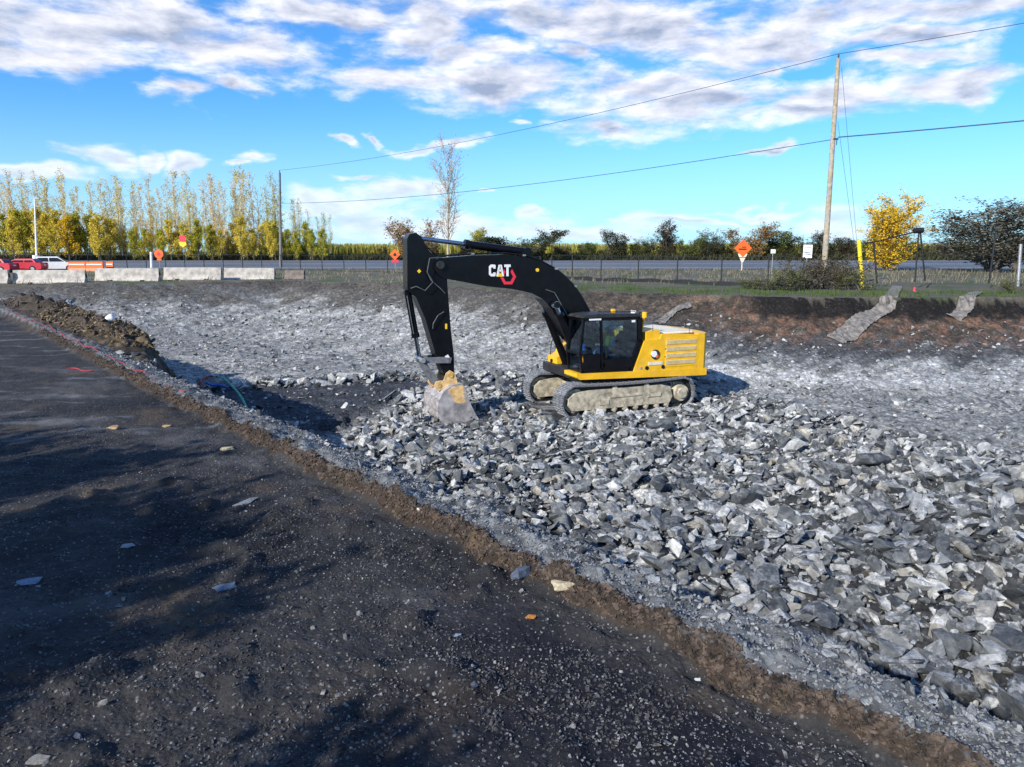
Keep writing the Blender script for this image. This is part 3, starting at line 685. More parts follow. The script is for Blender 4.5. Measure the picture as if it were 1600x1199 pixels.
for sgn in (1, -1):
    yc = 1.27*sgn
    for k in range(NSH):
        x_, z_, a_ = tpos(k*TL/NSH); o = link('track_shoe', shoe_me, None, EX); o.location = (x_, yc, z_); o.rotation_euler = (0, -(a_), 0)
        # path runs counter-clockwise seen from -y; grousers must point outwards
        nrm = Vector((math.sin(a_), 0, -math.cos(a_)))*1
        ctr = Vector((max(-1.98, min(1.98, x_)), 0, .53)); outw = Vector((x_, 0, z_))-ctr
        if outw.z != 0 or outw.x != 0:
            loc_dn = Matrix.Rotation(-a_, 3, 'Y') @ Vector((0, 0, -1))
            if loc_dn.dot(outw) < 0: o.rotation_euler = (0, -a_+PI, 0)
    q = MB(); n_ = 72
    inner_, outer_ = [], []
    for i in range(n_):
        x_, z_, a_ = tpos(i*TL/n_); c0 = Vector((max(-1.98, min(1.98, x_)), z_*0+.53)); v_ = Vector((x_, z_))-c0; v_ = v_.normalized()
        outer_.append((x_-v_.x*.025, z_-v_.y*.025)); inner_.append((x_-v_.x*.11, z_-v_.y*.11))
    for yy in (-.13, .13):
        A_ = [q.b.verts.new((a[0], yc+yy-.03, a[1])) for a in outer_]; B_ = [q.b.verts.new((a[0], yc+yy+.03, a[1])) for a in outer_]
        C_ = [q.b.verts.new((a[0], yc+yy-.03, a[1])) for a in inner_]; D_ = [q.b.verts.new((a[0], yc+yy+.03, a[1])) for a in inner_]
        for i in range(n_):
            j = (i+1) % n_
            for P1, P2 in ((A_, B_), (B_, D_), (D_, C_), (C_, A_)): q.b.faces.new([P1[i], P2[i], P2[j], P1[j]])
    q.obj('track_chain', m_dark, EX)
    fr = [(2.12, .24), (-1.50, .24), (-1.62, .45), (-1.52, .78), (-1.2, .86), (1.5, .86), (2.05, .80), (2.26, .64), (2.28, .42)]
    tf = MB().prism(fr, yc-.29, yc+.29).bevel(.03).obj('track_frame', m_frame, EX)
    MB().box((.2, yc+.300*sgn, .60), (1.2, .03, .05)).box((-.9, yc+.300*sgn, .55), (.5, .03, .12)).box((1.0, yc+.300*sgn, .45), (.35, .03, .16)).obj('side_rib', m_frame, tf)
    for k in range(8):
        x_ = -1.42+k*.40; MB().cyl((x_, yc-.27, .19), (x_, yc+.27, .19), .095, 14).cyl((x_, yc-.31, .19), (x_, yc+.31, .19), .05, 10).obj('track_roller', m_frame, EX)
    for x_ in (-.62, .58): MB().cyl((x_, yc-.24, .87), (x_, yc+.27, .87), .085, 12).obj('carrier_roller', m_frame, EX)
    MB().cyl((1.98, yc-.13, .53), (1.98, yc+.13, .53), .40, 28).cyl((1.98, yc-.27, .53), (1.98, yc+.27, .53), .16, 16).bevel(.01).obj('idler_wheel', m_frame, EX)
    q = MB(); pts_ = []
    for k in range(22):
        a0 = 2*PI*k/22
        for da, rr in ((-.09, .35), (-.04, .42), (.04, .42), (.09, .35)): pts_.append((-1.98+rr*math.cos(a0+da), .53+rr*math.sin(a0+da)))
    q.prism(pts_, yc-.04, yc+.04).cyl((-1.98, yc-.2, .53), (-1.98, yc+.30*sgn, .53), .27, 24).cyl((-1.98, yc, .53), (-1.98, yc+.36*sgn, .53), .17, 18)
    q.obj('drive_sprocket', m_frame, EX)
    MB().prism([(2.35, 0.62), (2.42, .50), (2.35, .42), (1.6, .42), (1.6, .62)], yc-.26, yc-.20).obj('idler_guard', m_frame, EX)
# upper structure (left side = +y faces the camera)
MB().prism([(1.95, 1.30), (1.85, 1.22), (-2.95, 1.06), (-3.02, 1.08), (-3.02, 1.30), (1.95, 1.42)], .62, 1.50).bevel(.015).obj('side_rail', m_yel, EX)
MB().prism([(1.75, 1.12), (-2.5, 1.02), (-2.5, 1.40), (1.75, 1.40)], -1.42, .60).bevel(.02).obj('deck_frame', m_dark, EX)
body = MB().prism([(-.06, 1.305), (-.10, 1.32), (-.50, 2.32), (-.62, 2.36), (-1.10, 2.38), (-1.16, 2.54), (-2.60, 2.46), (-2.60, 1.305)], .9, 1.49).bevel(.02, 2).obj('side_panel', m_yel, EX)
MB().prism([(-.50, 1.31), (-.50, 2.30), (-.60, 2.50), (-2.60, 2.50), (-2.60, 1.31)], -1.44, .895).bevel(.03, 2).obj('engine_hood', m_yel, EX)
MB().prism([(-.60, 2.36), (-.60, 2.62), (-1.12, 2.68), (-1.12, 2.38)], .40, 1.44).bevel(.02).obj('fluid_tank_cover', m_yel, EX)
MB().box((-1.85, .1, 2.535), (1.45, 2.4, .07)).bevel(.02).obj('hood_top', m_cream, EX)  # cream paints the sunlit look onto the yellow hood
# counterweight: rounded rear
pl = [(-2.62, -1.45), (-2.62, 1.495), (-2.88, 1.495), (-3.0, 1.42), (-3.12, 1.1), (-3.20, .6), (-3.22, 0), (-3.20, -.6), (-3.12, -1.1), (-2.95, -1.42), (-2.85, -1.45)]
MB().prism(pl, 1.09, 2.50, 'z').bevel(.05, 2).obj('counterweight', m_yel, EX)
for k in range(4):
    lv = MB().box((-1.95, 1.50, 2.25-k*.225), (1.20, .02, .145)).obj('louvre_panel', m_lou, EX)
    q = MB()
    for j in range(4): q.box((-1.95, 1.514, 2.300-k*.225-j*.033), (1.16, .012, .010))
    q.obj('louvre_slat', m_lou, lv)
MB().box((-1.98, 1.494, 1.91), (1.30, .012, .96)).bevel(.004).obj('louvre_door', m_yel, EX)
bd_ = MB().cyl((-.93, 1.47, 1.88), (-.93, 1.52, 1.88), .16, 24).obj('round_vent', m_dark, EX)
MB().cyl((-.87, 1.50, 1.90), (-.87, 1.535, 1.90), .105, 20).obj('vent_cap', m_white, bd_)
MB().cyl((-.98, 1.50, 1.82), (-.98, 1.53, 1.82), .06, 14).obj('vent_knob', m_orange, bd_)
for x_ in (-.62, -1.25): MB().cyl((x_, 1.48, 1.45), (x_, 1.51, 1.45), .065, 18).obj('latch', m_blk2, EX)
MB().cyl((-.40, 1.48, 1.46), (-.40, 1.505, 1.46), .04, 14).obj('latch', m_galv, EX)
MB().box((-.95, 1.50, 1.58), (.55, .014, .10)).obj('side_step', m_cream, EX)
MB().box((-1.36, 1.502, 2.04), (.14, .01, .02)).box((-1.36, 1.502, 1.78), (.14, .01, .02)).obj('warning_label', m_blk2, EX)
# far side boxes: fuel tank / tool box at the front right with hand rail
MB().prism([(1.55, 1.30), (1.55, 1.62), (1.25, 1.74), (1.20, 1.98), (.75, 2.12), (.75, 1.30)], -1.44, -.72).bevel(.03).obj('tool_box', m_yel, EX)
MB().prism([(.74, 1.35), (.74, 2.38), (-.48, 2.42), (-.48, 1.35)], -1.44, -.72).bevel(.03).obj('fuel_tank', m_yel, EX)
MB().tube([(1.50, -1.35, 1.6), (1.45, -1.38, 2.05), (1.32, -1.38, 2.35), (1.1, -1.38, 2.4), (1.0, -1.36, 2.0)], .018).obj('hand_rail', m_dark, EX)
MB().cyl((1.55, -1.1, 1.47), (1.60, -1.1, 1.47), .06, 12).obj('work_light', m_blk2, EX)
# cab
CABY0, CABY1 = .52, 1.47
side = [(1.78, 1.43), (1.86, 2.05), (1.74, 3.10), (1.66, 3.20), (-.28, 3.17), (-.36, 3.08), (-.40, 2.35), (-.04, 1.38)]
def cabframe(q, y0, y1):
    th = .075
    def bar(a, b, t=th):
        d = Vector((b[0]-a[0], 0, b[1]-a[1])); L = d.length; ang = math.atan2(d.z, d.x)
        q.box(((a[0]+b[0])/2, (y0+y1)/2, (a[1]+b[1])/2), (L+t*.6, abs(y1-y0), t), Matrix.Rotation(-ang, 3, 'Y'))
    bar((1.74, 1.46), (1.82, 2.05)); bar((1.82, 2.05), (1.72, 3.08)); bar((1.68, 3.12), (-.30, 3.10), .12); bar((-.33, 3.06), (-.36, 2.35), .16); bar((-.36, 2.35), (-.02, 1.42), .16); bar((0, 1.47), (1.74, 1.47), .14)
    bar((1.02, 1.5), (1.10, 3.08), .07)
q = MB(); cabframe(q, CABY1-.07, CABY1); cabframe(q, CABY0, CABY0+.07)
for (x_, z_) in ((1.74, 1.47), (1.82, 2.05), (1.70, 3.10), (-.30, 3.10), (-.36, 2.4), (-.02, 1.46)): q.box((x_, (CABY0+CABY1)/2, z_), (.07, CABY1-CABY0-.02, .09))
q.obj('cab_frame', m_blk, EX)
MB().prism([(1.80, 3.16), (1.70, 3.24), (1.2, 3.27), (-.25, 3.23), (-.40, 3.14)], CABY0-.03, CABY1+.03).bevel(.025, 2).obj('cab_roof', m_dark, EX)
MB().prism([(1.70, 1.36), (1.70, 1.44), (0, 1.44), (0, 1.36)], CABY0, CABY1).obj('cab_floor', m_blk2, EX)
MB().prism([(.06, 1.44), (-.26, 2.34), (-.24, 3.05), (-.33, 3.05), (-.36, 2.34), (-.02, 1.44)], CABY0+.05, CABY1-.08).obj('cab_rear_wall', m_blk2, EX)
MB().box((1.42, CABY1+.005, 1.76), (.62, .03, .50)).box((.42, CABY1+.005, 1.66), (1.05, .03, .30)).bevel(.01).obj('door_panel', m_blk, EX)
MB().box((.92, CABY1+.04, 2.05), (.05, .05, .35)).obj('door_handle', m_blk2, EX)
gl = [((1.74, 2.02), (1.66, 3.04), (1.12, 3.04), (1.05, 2.02)), ((1.02, 1.82), (1.06, 3.04), (-.26, 3.04), (-.29, 2.36), (-.08, 1.82))]
for g_ in gl: MB().prism(list(g_), CABY1-.045, CABY1-.037).obj('side_window', m_glass, EX)
MB().prism([(1.765, 1.5), (1.80, 2.05), (1.70, 3.05), (1.692, 3.05), (1.792, 2.05), (1.757, 1.5)], CABY0+.05, CABY1-.05).obj('windscreen', m_glass, EX)
MB().prism([(1.70, 1.9), (1.64, 3.04), (-.25, 3.04), (-.28, 2.36), (-.1, 1.9)], CABY0+.02, CABY0+.028).obj('side_window', m_glass, EX)
MB().box((1.33, CABY1+.012, 3.10), (.42, .02, .05)).box((-.07, CABY1+.012, 3.0), (.12, .02, .07)).obj('cab_label', m_white, EX)
st = MB().box((.35, 1.0, 1.78), (.52, .5, .14)).box((.10, 1.0, 2.15), (.14, .48, .68), Matrix.Rotation(-.12, 3, 'Y')).box((.06, 1.0, 2.56), (.1, .26, .18)).box((.35, 1.0, 1.56), (.3, .3, .3)).bevel(.03).obj('operator_seat', m_blk2, EX)
MB().box((.55, .70, 1.98), (.4, .08, .07)).box((.55, 1.30, 1.98), (.4, .08, .07)).cyl((.72, 1.30, 2.0), (.74, 1.30, 2.18), .025).cyl((.72, .70, 2.0), (.74, .70, 2.18), .025).obj('joystick_console', m_blk2, EX)
MB().box((1.35, .72, 2.15), (.05, .28, .2)).tube([(1.4, .72, 1.45), (1.38, .72, 2.05)], .02).obj('monitor', m_blue, EX)
# roof gear
MB().tube([(-.55, 1.2, 2.60), (-.60, 1.3, 3.12)], .04).cyl((-.60, 1.3, 3.08), (-.60, 1.3, 3.26), .085, 14).obj('beacon', m_yel, EX)
MB().cyl((-.27, 1.15, 3.22), (-.27, 1.15, 3.30), .09, 14).obj('antenna_dome', m_white, EX)
MB().box((.35, .9, 3.30), (.10, .12, .12)).obj('beacon', m_yel, EX)
MB().tube([(1.2, 1.48, 3.26), (1.25, 1.5, 3.34), (-.1, 1.5, 3.30), (-.15, 1.48, 3.22)], .014).obj('roof_rail', m_dark, EX)
MB().cyl((-1.5, -.6, 2.55), (-1.5, -.6, 3.0), .07, 14).cyl((-1.5, -.6, 2.95), (-1.62, -.6, 3.1), .065, 14).obj('exhaust_pipe', m_dark, EX)
MB().tube([(1.72, 1.5, 2.5), (1.95, 1.62, 2.55)], .015).box((1.97, 1.64, 2.50), (.05, .16, .34)).obj('mirror', m_blk2, EX)
MB().tube([(-2.3, 1.42, 2.5), (-2.3, 1.42, 2.74), (-.85, 1.42, 2.88), (-.85, 1.42, 2.62)], .012).obj('hood_rail', m_dark, EX)
# boom
BT = [(.45, 2.60), (.79, 3.14), (1.11, 3.65), (1.40, 4.03), (1.75, 4.35), (2.10, 4.60), (2.67, 4.88), (3.22, 5.03), (3.87, 5.10), (4.93, 5.08), (5.98, 5.00), (6.16, 4.92)]
BB = [(6.20, 4.72), (6.05, 4.50), (5.90, 4.40), (5.35, 4.30), (4.52, 4.14), (3.66, 4.04), (3.0, 3.90), (2.59, 3.70), (2.30, 3.40), (2.04, 3.0), (1.70, 2.45), (1.0, 1.75), (.50, 1.45), (.22, 1.52), (.15, 1.80)]
boom = MB().prism(BT+BB, -.32, .32).bevel(.03, 1, 50).obj('boom', m_blk, EX)
edge = [(p_[0], 0.0, p_[1]+.025) for p_ in BT]
MB().tube([(a[0], .22, a[2]+.03) for a in edge[1:]], .022).obj('hydraulic_line', m_blk2, boom)
MB().tube([(a[0], .10, a[2]+.03) for a in edge[1:]], .022).obj('hydraulic_line', m_blk2, boom)
MB().tube([(a[0], -.10, a[2]+.03) for a in edge[1:]], .022).obj('hydraulic_line', m_blk2, boom)
for k in (3, 5, 7, 9): MB().box((BT[k][0], .06, BT[k][1]+.05), (.08, .46, .05)).obj('pipe_clamp', m_galv, boom)
MB().cyl((2.80, .30, 4.62), (2.80, .345, 4.62), .055, 14).obj('reflector', m_signyel, boom)
MB().cyl((.35, -.45, 1.72), (.35, .45, 1.72), .12, 18).obj('boom_foot_pin', m_dark, boom)
MB().box((.35, .42, 1.55), (.5, .06, .7)).box((.35, -.42, 1.55), (.5, .06, .7)).obj('boom_bracket', m_dark, EX)
MB().cyl((2.22, -.62, 3.52), (2.22, .62, 3.52), .10, 16).obj('boom_cylinder_pin', m_blk, boom)
MB().cyl((6.0, -.40, 4.80), (6.0, .40, 4.80), .12, 18).obj('stick_pin', m_dark, boom)
MB().tube([(2.5, .33, 4.0), (2.2, .36, 3.9), (1.7, .36, 3.1), (1.2, .36, 2.4)], .018).obj('hydraulic_line', m_hose, boom)
# emblem on the boom: letters C A T, yellow triangle, red hexagon
LY_ = .325
def letter(polys, x0, z0, s_, mat, name):
    q = MB()
    for pl_ in polys: q.prism([(x0-u*s_, z0+v*s_) for u, v in pl_], LY_, LY_+.012)
    return q.obj(name, mat, boom)
Cp = [[(0, .15), (.18, 0), (.18, 1), (0, .85)], [(.18, 0), (.52, 0), (.60, .08), (.60, .24), (.18, .24)], [(.18, .76), (.60, .76), (.60, .92), (.52, 1), (.18, 1)], [(.40, .24), (.60, .24), (.60, .34), (.40, .34)], [(.40, .66), (.60, .66), (.60, .76), (.40, .76)]]
Ap = [[(0, 0), (.20, 0), (.42, 1), (.24, 1)], [(.46, 0), (.66, 0), (.42, 1), (.24, 1)]]
Ap = [[(0, 0), (.19, 0), (.36, .98), (.22, .98)], [(.53, 0), (.72, 0), (.50, .98), (.365, .98)], [(.17, .40), (.55, .40), (.52, .58), (.20, .58)]]
Tp = [[(0, .78), (.58, .78), (.58, 1), (0, 1)], [(.19, 0), (.39, 0), (.39, .777), (.19, .777)]]
hexp = [(3.80+.27*math.cos(math.radians(60*k)), 4.42+.27*math.sin(math.radians(60*k))) for k in range(6)]
hexi = [(3.80+.17*math.cos(math.radians(60*k)), 4.42+.17*math.sin(math.radians(60*k))) for k in range(6)]
q = MB()
for k in (0, 5, 4, 3, 2): 
    j = (k+1) % 6
    q.prism([hexp[k], hexp[j], hexi[j], hexi[k]], .321, .329)
q.obj('emblem_hexagon', m_signred, boom)
LY_ = .331
letter(Cp, 4.44, 4.44, .36, m_white, 'letter'); letter(Ap, 4.20, 4.44, .36, m_white, 'letter'); letter(Tp, 3.93, 4.44, .36, m_white, 'letter')
MB().prism([(4.18, 4.43), (3.98, 4.43), (4.08, 4.56)], .345, .350).obj('emblem_triangle', m_signyel, boom)
# stick
STK = [(6.97, 5.57), (6.89, 5.70), (6.70, 5.74), (6.55, 5.64), (6.30, 5.20), (5.78, 4.62), (5.74, 3.92), (5.66, 2.75), (5.58, 2.06), (5.58, 1.50), (5.66, 1.36), (5.80, 1.36), (5.92, 1.50), (6.16, 2.07), (6.46, 3.17), (6.74, 3.85), (7.00, 4.06)]
stick = MB().prism(STK, -.25, .25).bevel(.025, 1, 40).obj('stick', m_blk, EX)
MB().box((6.63, .255, 4.62), (.09, .012, .09), Matrix.Rotation(.7, 3, 'Y')).obj('reflector', m_signyel, stick)
MB().box((5.82, .256, 2.95), (.06, .012, .16)).obj('stick_label', m_signyel, stick)
MB().box((5.80, .257, 2.0), (.12, .012, .12), Matrix.Rotation(.5, 3, 'Y')).obj('stick_label', m_white, stick)
MB().tube([(5.95, .34, 5.02), (6.35, .42, 5.0), (6.42, .38, 4.6), (6.3, .36, 4.35), (6.0, .34, 4.1), (5.85, .30, 3.95)], .016).obj('hose', m_hose, stick)
MB().tube([(6.42, .36, 4.6), (6.25, .38, 4.3), (6.5, .38, 4.05), (6.75, .33, 4.18), (6.9, .26, 4.12)], .016).obj('hose', m_hose, stick)
MB().tube([(5.9, .30, 3.4), (6.1, .34, 3.3), (6.25, .33, 3.05), (6.25, .28, 2.9)], .016).obj('hose', m_hose, stick)
MB().tube([(5.95, -.2, 5.05), (6.2, -.2, 5.3), (6.4, -.2, 5.2), (6.4, -.2, 5.0)], .022).obj('hose', m_blk2, stick)
def hyd(name, a, b, y, rb, rr, frac, parent=EX, seg=16):
    a = Vector((a[0], y, a[1])); b = Vector((b[0], y, b[1])); mdl = a+(b-a)*frac
    c_ = MB().cyl(a, mdl, rb, seg).cyl(mdl-(mdl-a).normalized()*.12, mdl+(mdl-a).normalized()*.02, rb*1.18, seg).cyl(a-Vector((0, .08, 0)), a+Vector((0, .08, 0)), rb*1.1, seg).obj(name, m_blk, parent)
    MB().cyl(mdl, b, rr, seg).cyl(b-Vector((0, .08, 0)), b+Vector((0, .08, 0)), rr*1.9, seg).obj('piston_rod', m_chrome, c_)
    return c_
for yy in (.50, -.50):
    hyd('boom_cylinder', (1.30, 1.42), (2.22, 3.52), yy, .13, .065, .86)
hyd('stick_cylinder', (3.05, 5.18), (6.70, 5.60), 0, .125, .07, .56)
MB().prism([(2.85, 4.92), (3.35, 5.02), (3.15, 5.30), (2.95, 5.28)], -.16, -.10).prism([(2.85, 4.92), (3.35, 5.02), (3.15, 5.30), (2.95, 5.28)], .10, .16).obj('cylinder_bracket', m_blk, boom)
hyd('bucket_cylinder', (6.93, 4.00), (6.60, 1.95), 0, .105, .06, .66)
MB().tube([(6.98, .12, 3.9), (6.88, .14, 3.2), (6.80, .12, 2.75)], .018).obj('hydraulic_line', m_hose, stick)
for yy in (.30, -.30): MB().prism([(6.66, 2.02), (6.52, 1.86), (5.72, 1.82), (5.68, 1.98), (6.0, 2.02)], yy-.03, yy+.03).bevel(.01).obj('bucket_link', m_track, EX)
MB().prism([(6.70, 1.98), (6.52, 1.96), (6.00, 1.20), (6.12, 1.08), (6.22, 1.14)], -.18, .18).bevel(.015).obj('bucket_link', m_track, EX)
MB().cyl((6.60, -.4, 1.95), (6.60, .4, 1.95), .07, 14).obj('linkage_pin', m_galv, EX)
MB().cyl((5.75, -.42, 1.46), (5.75, .42, 1.46), .09, 14).obj('bucket_pin', m_yworn, EX)
MB().cyl((6.12, -.42, 1.16), (6.12, .42, 1.16), .07, 14).obj('bucket_pin', m_yworn, EX)
# bucket: shell + side plates + lip + teeth
BW = .75
BP = [(5.50, 1.20), (5.80, 1.18), (6.05, 1.02), (6.22, .76), (6.27, .45), (6.18, .15), (5.98, -.06), (5.68, -.20), (5.35, -.27), (5.02, -.26), (4.84, -.18)]
q = MB(); th = .05
for i in range(len(BP)-1):
    a = Vector((BP[i][0], BP[i][1])); b_ = Vector((BP[i+1][0], BP[i+1][1])); d = (b_-a).normalized(); nn_ = Vector((-d.y, d.x))
    cen = Vector((5.6, .45)); 
    if (cen-a).dot(nn_) < 0: nn_ = -nn_
    q.prism([(a.x, a.y), (b_.x, b_.y), (b_.x+nn_.x*th, b_.y+nn_.y*th), (a.x+nn_.x*th, a.y+nn_.y*th)], -BW+.03, BW-.03)
bucket = q.obj('bucket', m_bucket, EX)
SPt = [(5.48, 1.24), (5.82, 1.21), (6.08, 1.04), (6.25, .77), (6.30, .45), (6.20, .13), (6.0, -.09), (5.69, -.23), (5.35, -.30), (5.02, -.29), (4.82, -.17), (5.08, .20), (5.28, .60), (5.40, 1.0)]
MB().prism(SPt, BW-.03, BW+.01).bevel(.008).obj('side_plate', m_bucket, bucket)
MB().prism(SPt, -BW-.01, -BW+.03).bevel(.008).obj('side_plate', m_bucket, bucket)
MB().prism([(5.50, 1.20), (5.80, 1.17), (5.95, 1.06), (5.84, .84), (5.72, .66), (5.52, .62), (5.36, .68), (5.42, 1.0)], BW+.011, BW+.016).obj('painted_patch', m_buckety, bucket)
MB().prism([(4.82, -.17), (5.06, .22), (5.26, .62), (5.38, .98), (5.48, .94), (5.37, .57), (5.18, .16), (4.98, -.18)], BW+.012, BW+.035).obj('side_cutter', m_bucket, bucket)
for k in range(5):
    yy = -BW+.06+k*(2*BW-.12)/4
    MB().prism([(5.05, -.17), (5.05, -.29), (4.78, -.27), (4.58, -.19), (4.78, -.17)], yy-.07, yy+.07).bevel(.01).obj('bucket_tooth', m_track, bucket)
for yy in (-.36, .36):
    MB().prism([(5.52, 1.20), (5.60, 1.50), (5.75, 1.60), (5.88, 1.52), (5.96, 1.30), (6.08, 1.30), (6.20, 1.28), (6.26, 1.16), (6.14, .98), (5.9, 1.12)], yy-.035, yy+.035).bevel(.01).obj('bucket_ear', m_buckety, bucket)
for zz, xx in ((.30, 6.25), (.75, 6.24)): MB().box((xx, 0, zz), (.06, 2*BW-.1, .08)).obj('wear_strap', m_bucket, bucket)
# ------------------------------------------------------------------ operator (one continuous skinned body)
def figure(name, label, parent_loc, rz, joints, edges, radii, sub_=2):
    root = thing(name, label, 'person', parent_loc, rz)
    me = bpy.data.meshes.new('body'); me.from_pydata(joints, edges, []); o = bpy.data.objects.new('body', me); COL.objects.link(o)
    o.modifiers.new('s', 'SKIN'); 
    for i, r in enumerate(radii): me.skin_vertices[0].data[i].radius = (r, r)
    me.skin_vertices[0].data[0].use_root = True
    sd = o.modifiers.new('d', 'SUBSURF'); sd.levels = sub_; sd.render_levels = sub_
    dg = bpy.context.evaluated_depsgraph_get(); m2 = bpy.data.meshes.new_from_object(o.evaluated_get(dg)); bpy.data.objects.remove(o)
    for p_ in m2.polygons: p_.use_smooth = True
    return root, m2
J = [(0, 0, 0), (-.03, 0, .25), (-.02, 0, .46), (.0, 0, .56), (.02, 0, .66), (.03, 0, .76),
     (.18, .10, .03), (.45, .13, .06), (.52, .13, -.34), (.66, .13, -.38), (.18, -.10, .03), (.45, -.13, .06), (.52, -.13, -.34), (.66, -.13, -.38),
     (-.01, .19, .45), (.08, .24, .20), (.32, .26, .22), (.40, .26, .24), (-.01, -.19, .45), (.08, -.24, .20), (.32, -.26, .22), (.40, -.26, .24)]
Ed = [(0, 1), (1, 2), (2, 3), (3, 4), (4, 5), (0, 6), (6, 7), (7, 8), (8, 9), (0, 10), (10, 11), (11, 12), (12, 13), (2, 14), (14, 15), (15, 16), (16, 17), (2, 18), (18, 19), (19, 20), (20, 21)]
Rd = [.15, .15, .13, .055, .10, .075, .10, .08, .055, .045, .10, .08, .055, .045, .07, .05, .04, .04, .07, .05, .04, .04]
fwd = Vector((math.cos(math.radians(203)), math.sin(math.radians(203)), 0)); lef = Vector((-fwd.y, fwd.x, 0))
ploc = Vector((3.25, 24.9, -3))+fwd*.52+lef*1.05+Vector((0, 0, 1.98))
per, bme = figure('person', 'operator in blue clothes and yellow-green safety vest sitting in the excavator cab', ploc, math.radians(203), J, Ed, Rd)
bme.materials.append(m_skin); bme.materials.append(m_trouser); bme.materials.append(m_vest)
for p_ in bme.polygons:
    c_ = p_.center
    p_.material_index = 1 if (c_.z < .12) else (2 if (c_.z < .52 and abs(c_.y) < .21 and c_.x < .2) else (1 if c_.z < .52 and c_.x < .30 else 0))
link('body', bme, None, per)
q = MB(); r_ = bmesh.ops.create_uvsphere(q.b, u_segments=16, v_segments=10, radius=.125); bmesh.ops.scale(q.b, vec=(1.1, .95, .85), verts=q.b.verts); bmesh.ops.translate(q.b, vec=(.02, 0, .765), verts=q.b.verts)
bmesh.ops.bisect_plane(q.b, geom=list(q.b.verts)+list(q.b.edges)+list(q.b.faces), plane_co=(0, 0, .745), plane_no=(0, 0, -1), clear_outer=True)
q.box((.12, 0, .748), (.12, .16, .012)); q.obj('hard_hat', m_helmet, per)

# ------------------------------------------------------------------ vegetation
def tube_np(pts, rad, seg=5):
    pts = np.array(pts); V = []; 
    for i, p_ in enumerate(pts):
        d = pts[min(i+1, len(pts)-1)]-pts[max(i-1, 0)]; d = d/(np.linalg.norm(d)+1e-9)
        a = np.cross(d, [0.3, .9, .1]); a /= np.linalg.norm(a)+1e-9; b = np.cross(d, a)
        for k in range(seg): V.append(p_+(a*math.cos(2*PI*k/seg)+b*math.sin(2*PI*k/seg))*rad[i])
    F_ = [[i*seg+k, i*seg+(k+1) % seg, (i+1)*seg+(k+1) % seg, (i+1)*seg+k] for i in range(len(pts)-1) for k in range(seg)]
    return np.array(V), np.array(F_)
def tree_proto(seed, H, nl, ang, l0, spread, leaf_n, leaf_s, zlo=.12, zhi=1.0, leafz=lambda t: 1.0, trunk_r=.16, twigs=5, stems=1, curve=.35, limb_r=.30):
    r = np.random.default_rng(seed); Vs, Fs = [], []; off = 0; tips = []
    def add(pts, rad, seg=4):
        nonlocal off
        V, F_ = tube_np(pts, rad, seg); Vs.append(V); Fs.append(F_+off); off += len(V)
    for s_ in range(stems):
        lean = r.normal(size=2)*(.02 if stems == 1 else .28); n = 8
        base = np.array([r.normal()*.25*(stems > 1), r.normal()*.25*(stems > 1), -.3])
        hs = H*(1 if stems == 1 else r.uniform(.7, 1)); ph = r.uniform(0, 6.28)
        trunk = [base+np.array([lean[0]*t*hs+.05*math.sin(3*t+ph)*t*2, lean[1]*t*hs, t*(hs+.3)]) for t in np.linspace(0, 1, n)]
        add(trunk, [trunk_r/(1 if stems == 1 else 2)*(1-.93*t)+.012 for t in np.linspace(0, 1, n)], 6)
        for i in range(nl):
            t = zlo+(zhi-zlo)*(i+r.random())/nl; t = min(t, .985); k = t*(n-1); a0 = trunk[int(k)]+(trunk[min(int(k)+1, n-1)]-trunk[int(k)])*(k-int(k))
            L = l0*hs*spread(t)*r.uniform(.7, 1.2); aa = r.uniform(0, 6.28); an = math.radians(ang+r.normal()*9)
            dr_ = np.array([math.cos(aa)*math.sin(an), math.sin(aa)*math.sin(an), math.cos(an)])
            pts = [a0+dr_*L*u+np.array([0, 0, curve*L*u*u])+r.normal(size=3)*.03*L*(u > 0) for u in (0, .33, .66, 1)]
            rb = trunk_r*limb_r*(1-t*.6)/(1 if stems == 1 else 1.6)
            add(pts, [rb, rb*.7, rb*.45, .008], 4)
            for j in range(twigs):
                u = r.uniform(.3, 1); kk = u*3; b0 = pts[int(min(kk, 2.99))]+(pts[int(min(kk, 2.99))+1]-pts[int(min(kk, 2.99))])*(kk-int(min(kk, 2.99)))
                d2 = dr_*.7+r.normal(size=3)*.55; d2[2] = abs(d2[2])*.7+.15; l2 = L*r.uniform(.2, .45)
                b1 = b0+d2*l2*.5; b2 = b0+d2*l2+np.array([0, 0, .1*l2]); add([b0, b1, b2], [rb*.35+.004, rb*.22+.004, .005], 3); tips.append((b0, b2))
            tips.append((pts[1], pts[3]))
    V = np.concatenate(Vs); F_ = np.concatenate(Fs); tr = np_mesh('trunk', V, F_)
    # leaves
    tips = np.array(tips); idx = r.integers(0, len(tips), leaf_n*3); u = r.uniform(.1, 1.1, len(idx))[:, None]
    C_ = tips[idx, 0]*(1-u)+tips[idx, 1]*u+r.normal(size=(len(idx), 3))*leaf_s*1.2+r.normal(size=(len(idx), 3))*l0*H*.045
    keep = r.random(len(idx)) < np.array([leafz(z_/H) for z_ in C_[:, 2]]); C_ = C_[keep][:leaf_n]; n = len(C_)
    a = r.normal(size=(n, 3)); a /= np.linalg.norm(a, axis=1)[:, None]; b = np.cross(a, r.normal(size=(n, 3))); b /= np.linalg.norm(b, axis=1)[:, None]
    sz = (leaf_s*r.uniform(.5, 1.2, n))[:, None]
    LV = np.stack([C_-a*sz, C_-b*sz*.6, C_+a*sz, C_+b*sz*.6], 1).reshape(-1, 3); LF = np.arange(n*4).reshape(-1, 4)
    return tr, np_mesh('crown', LV, LF)
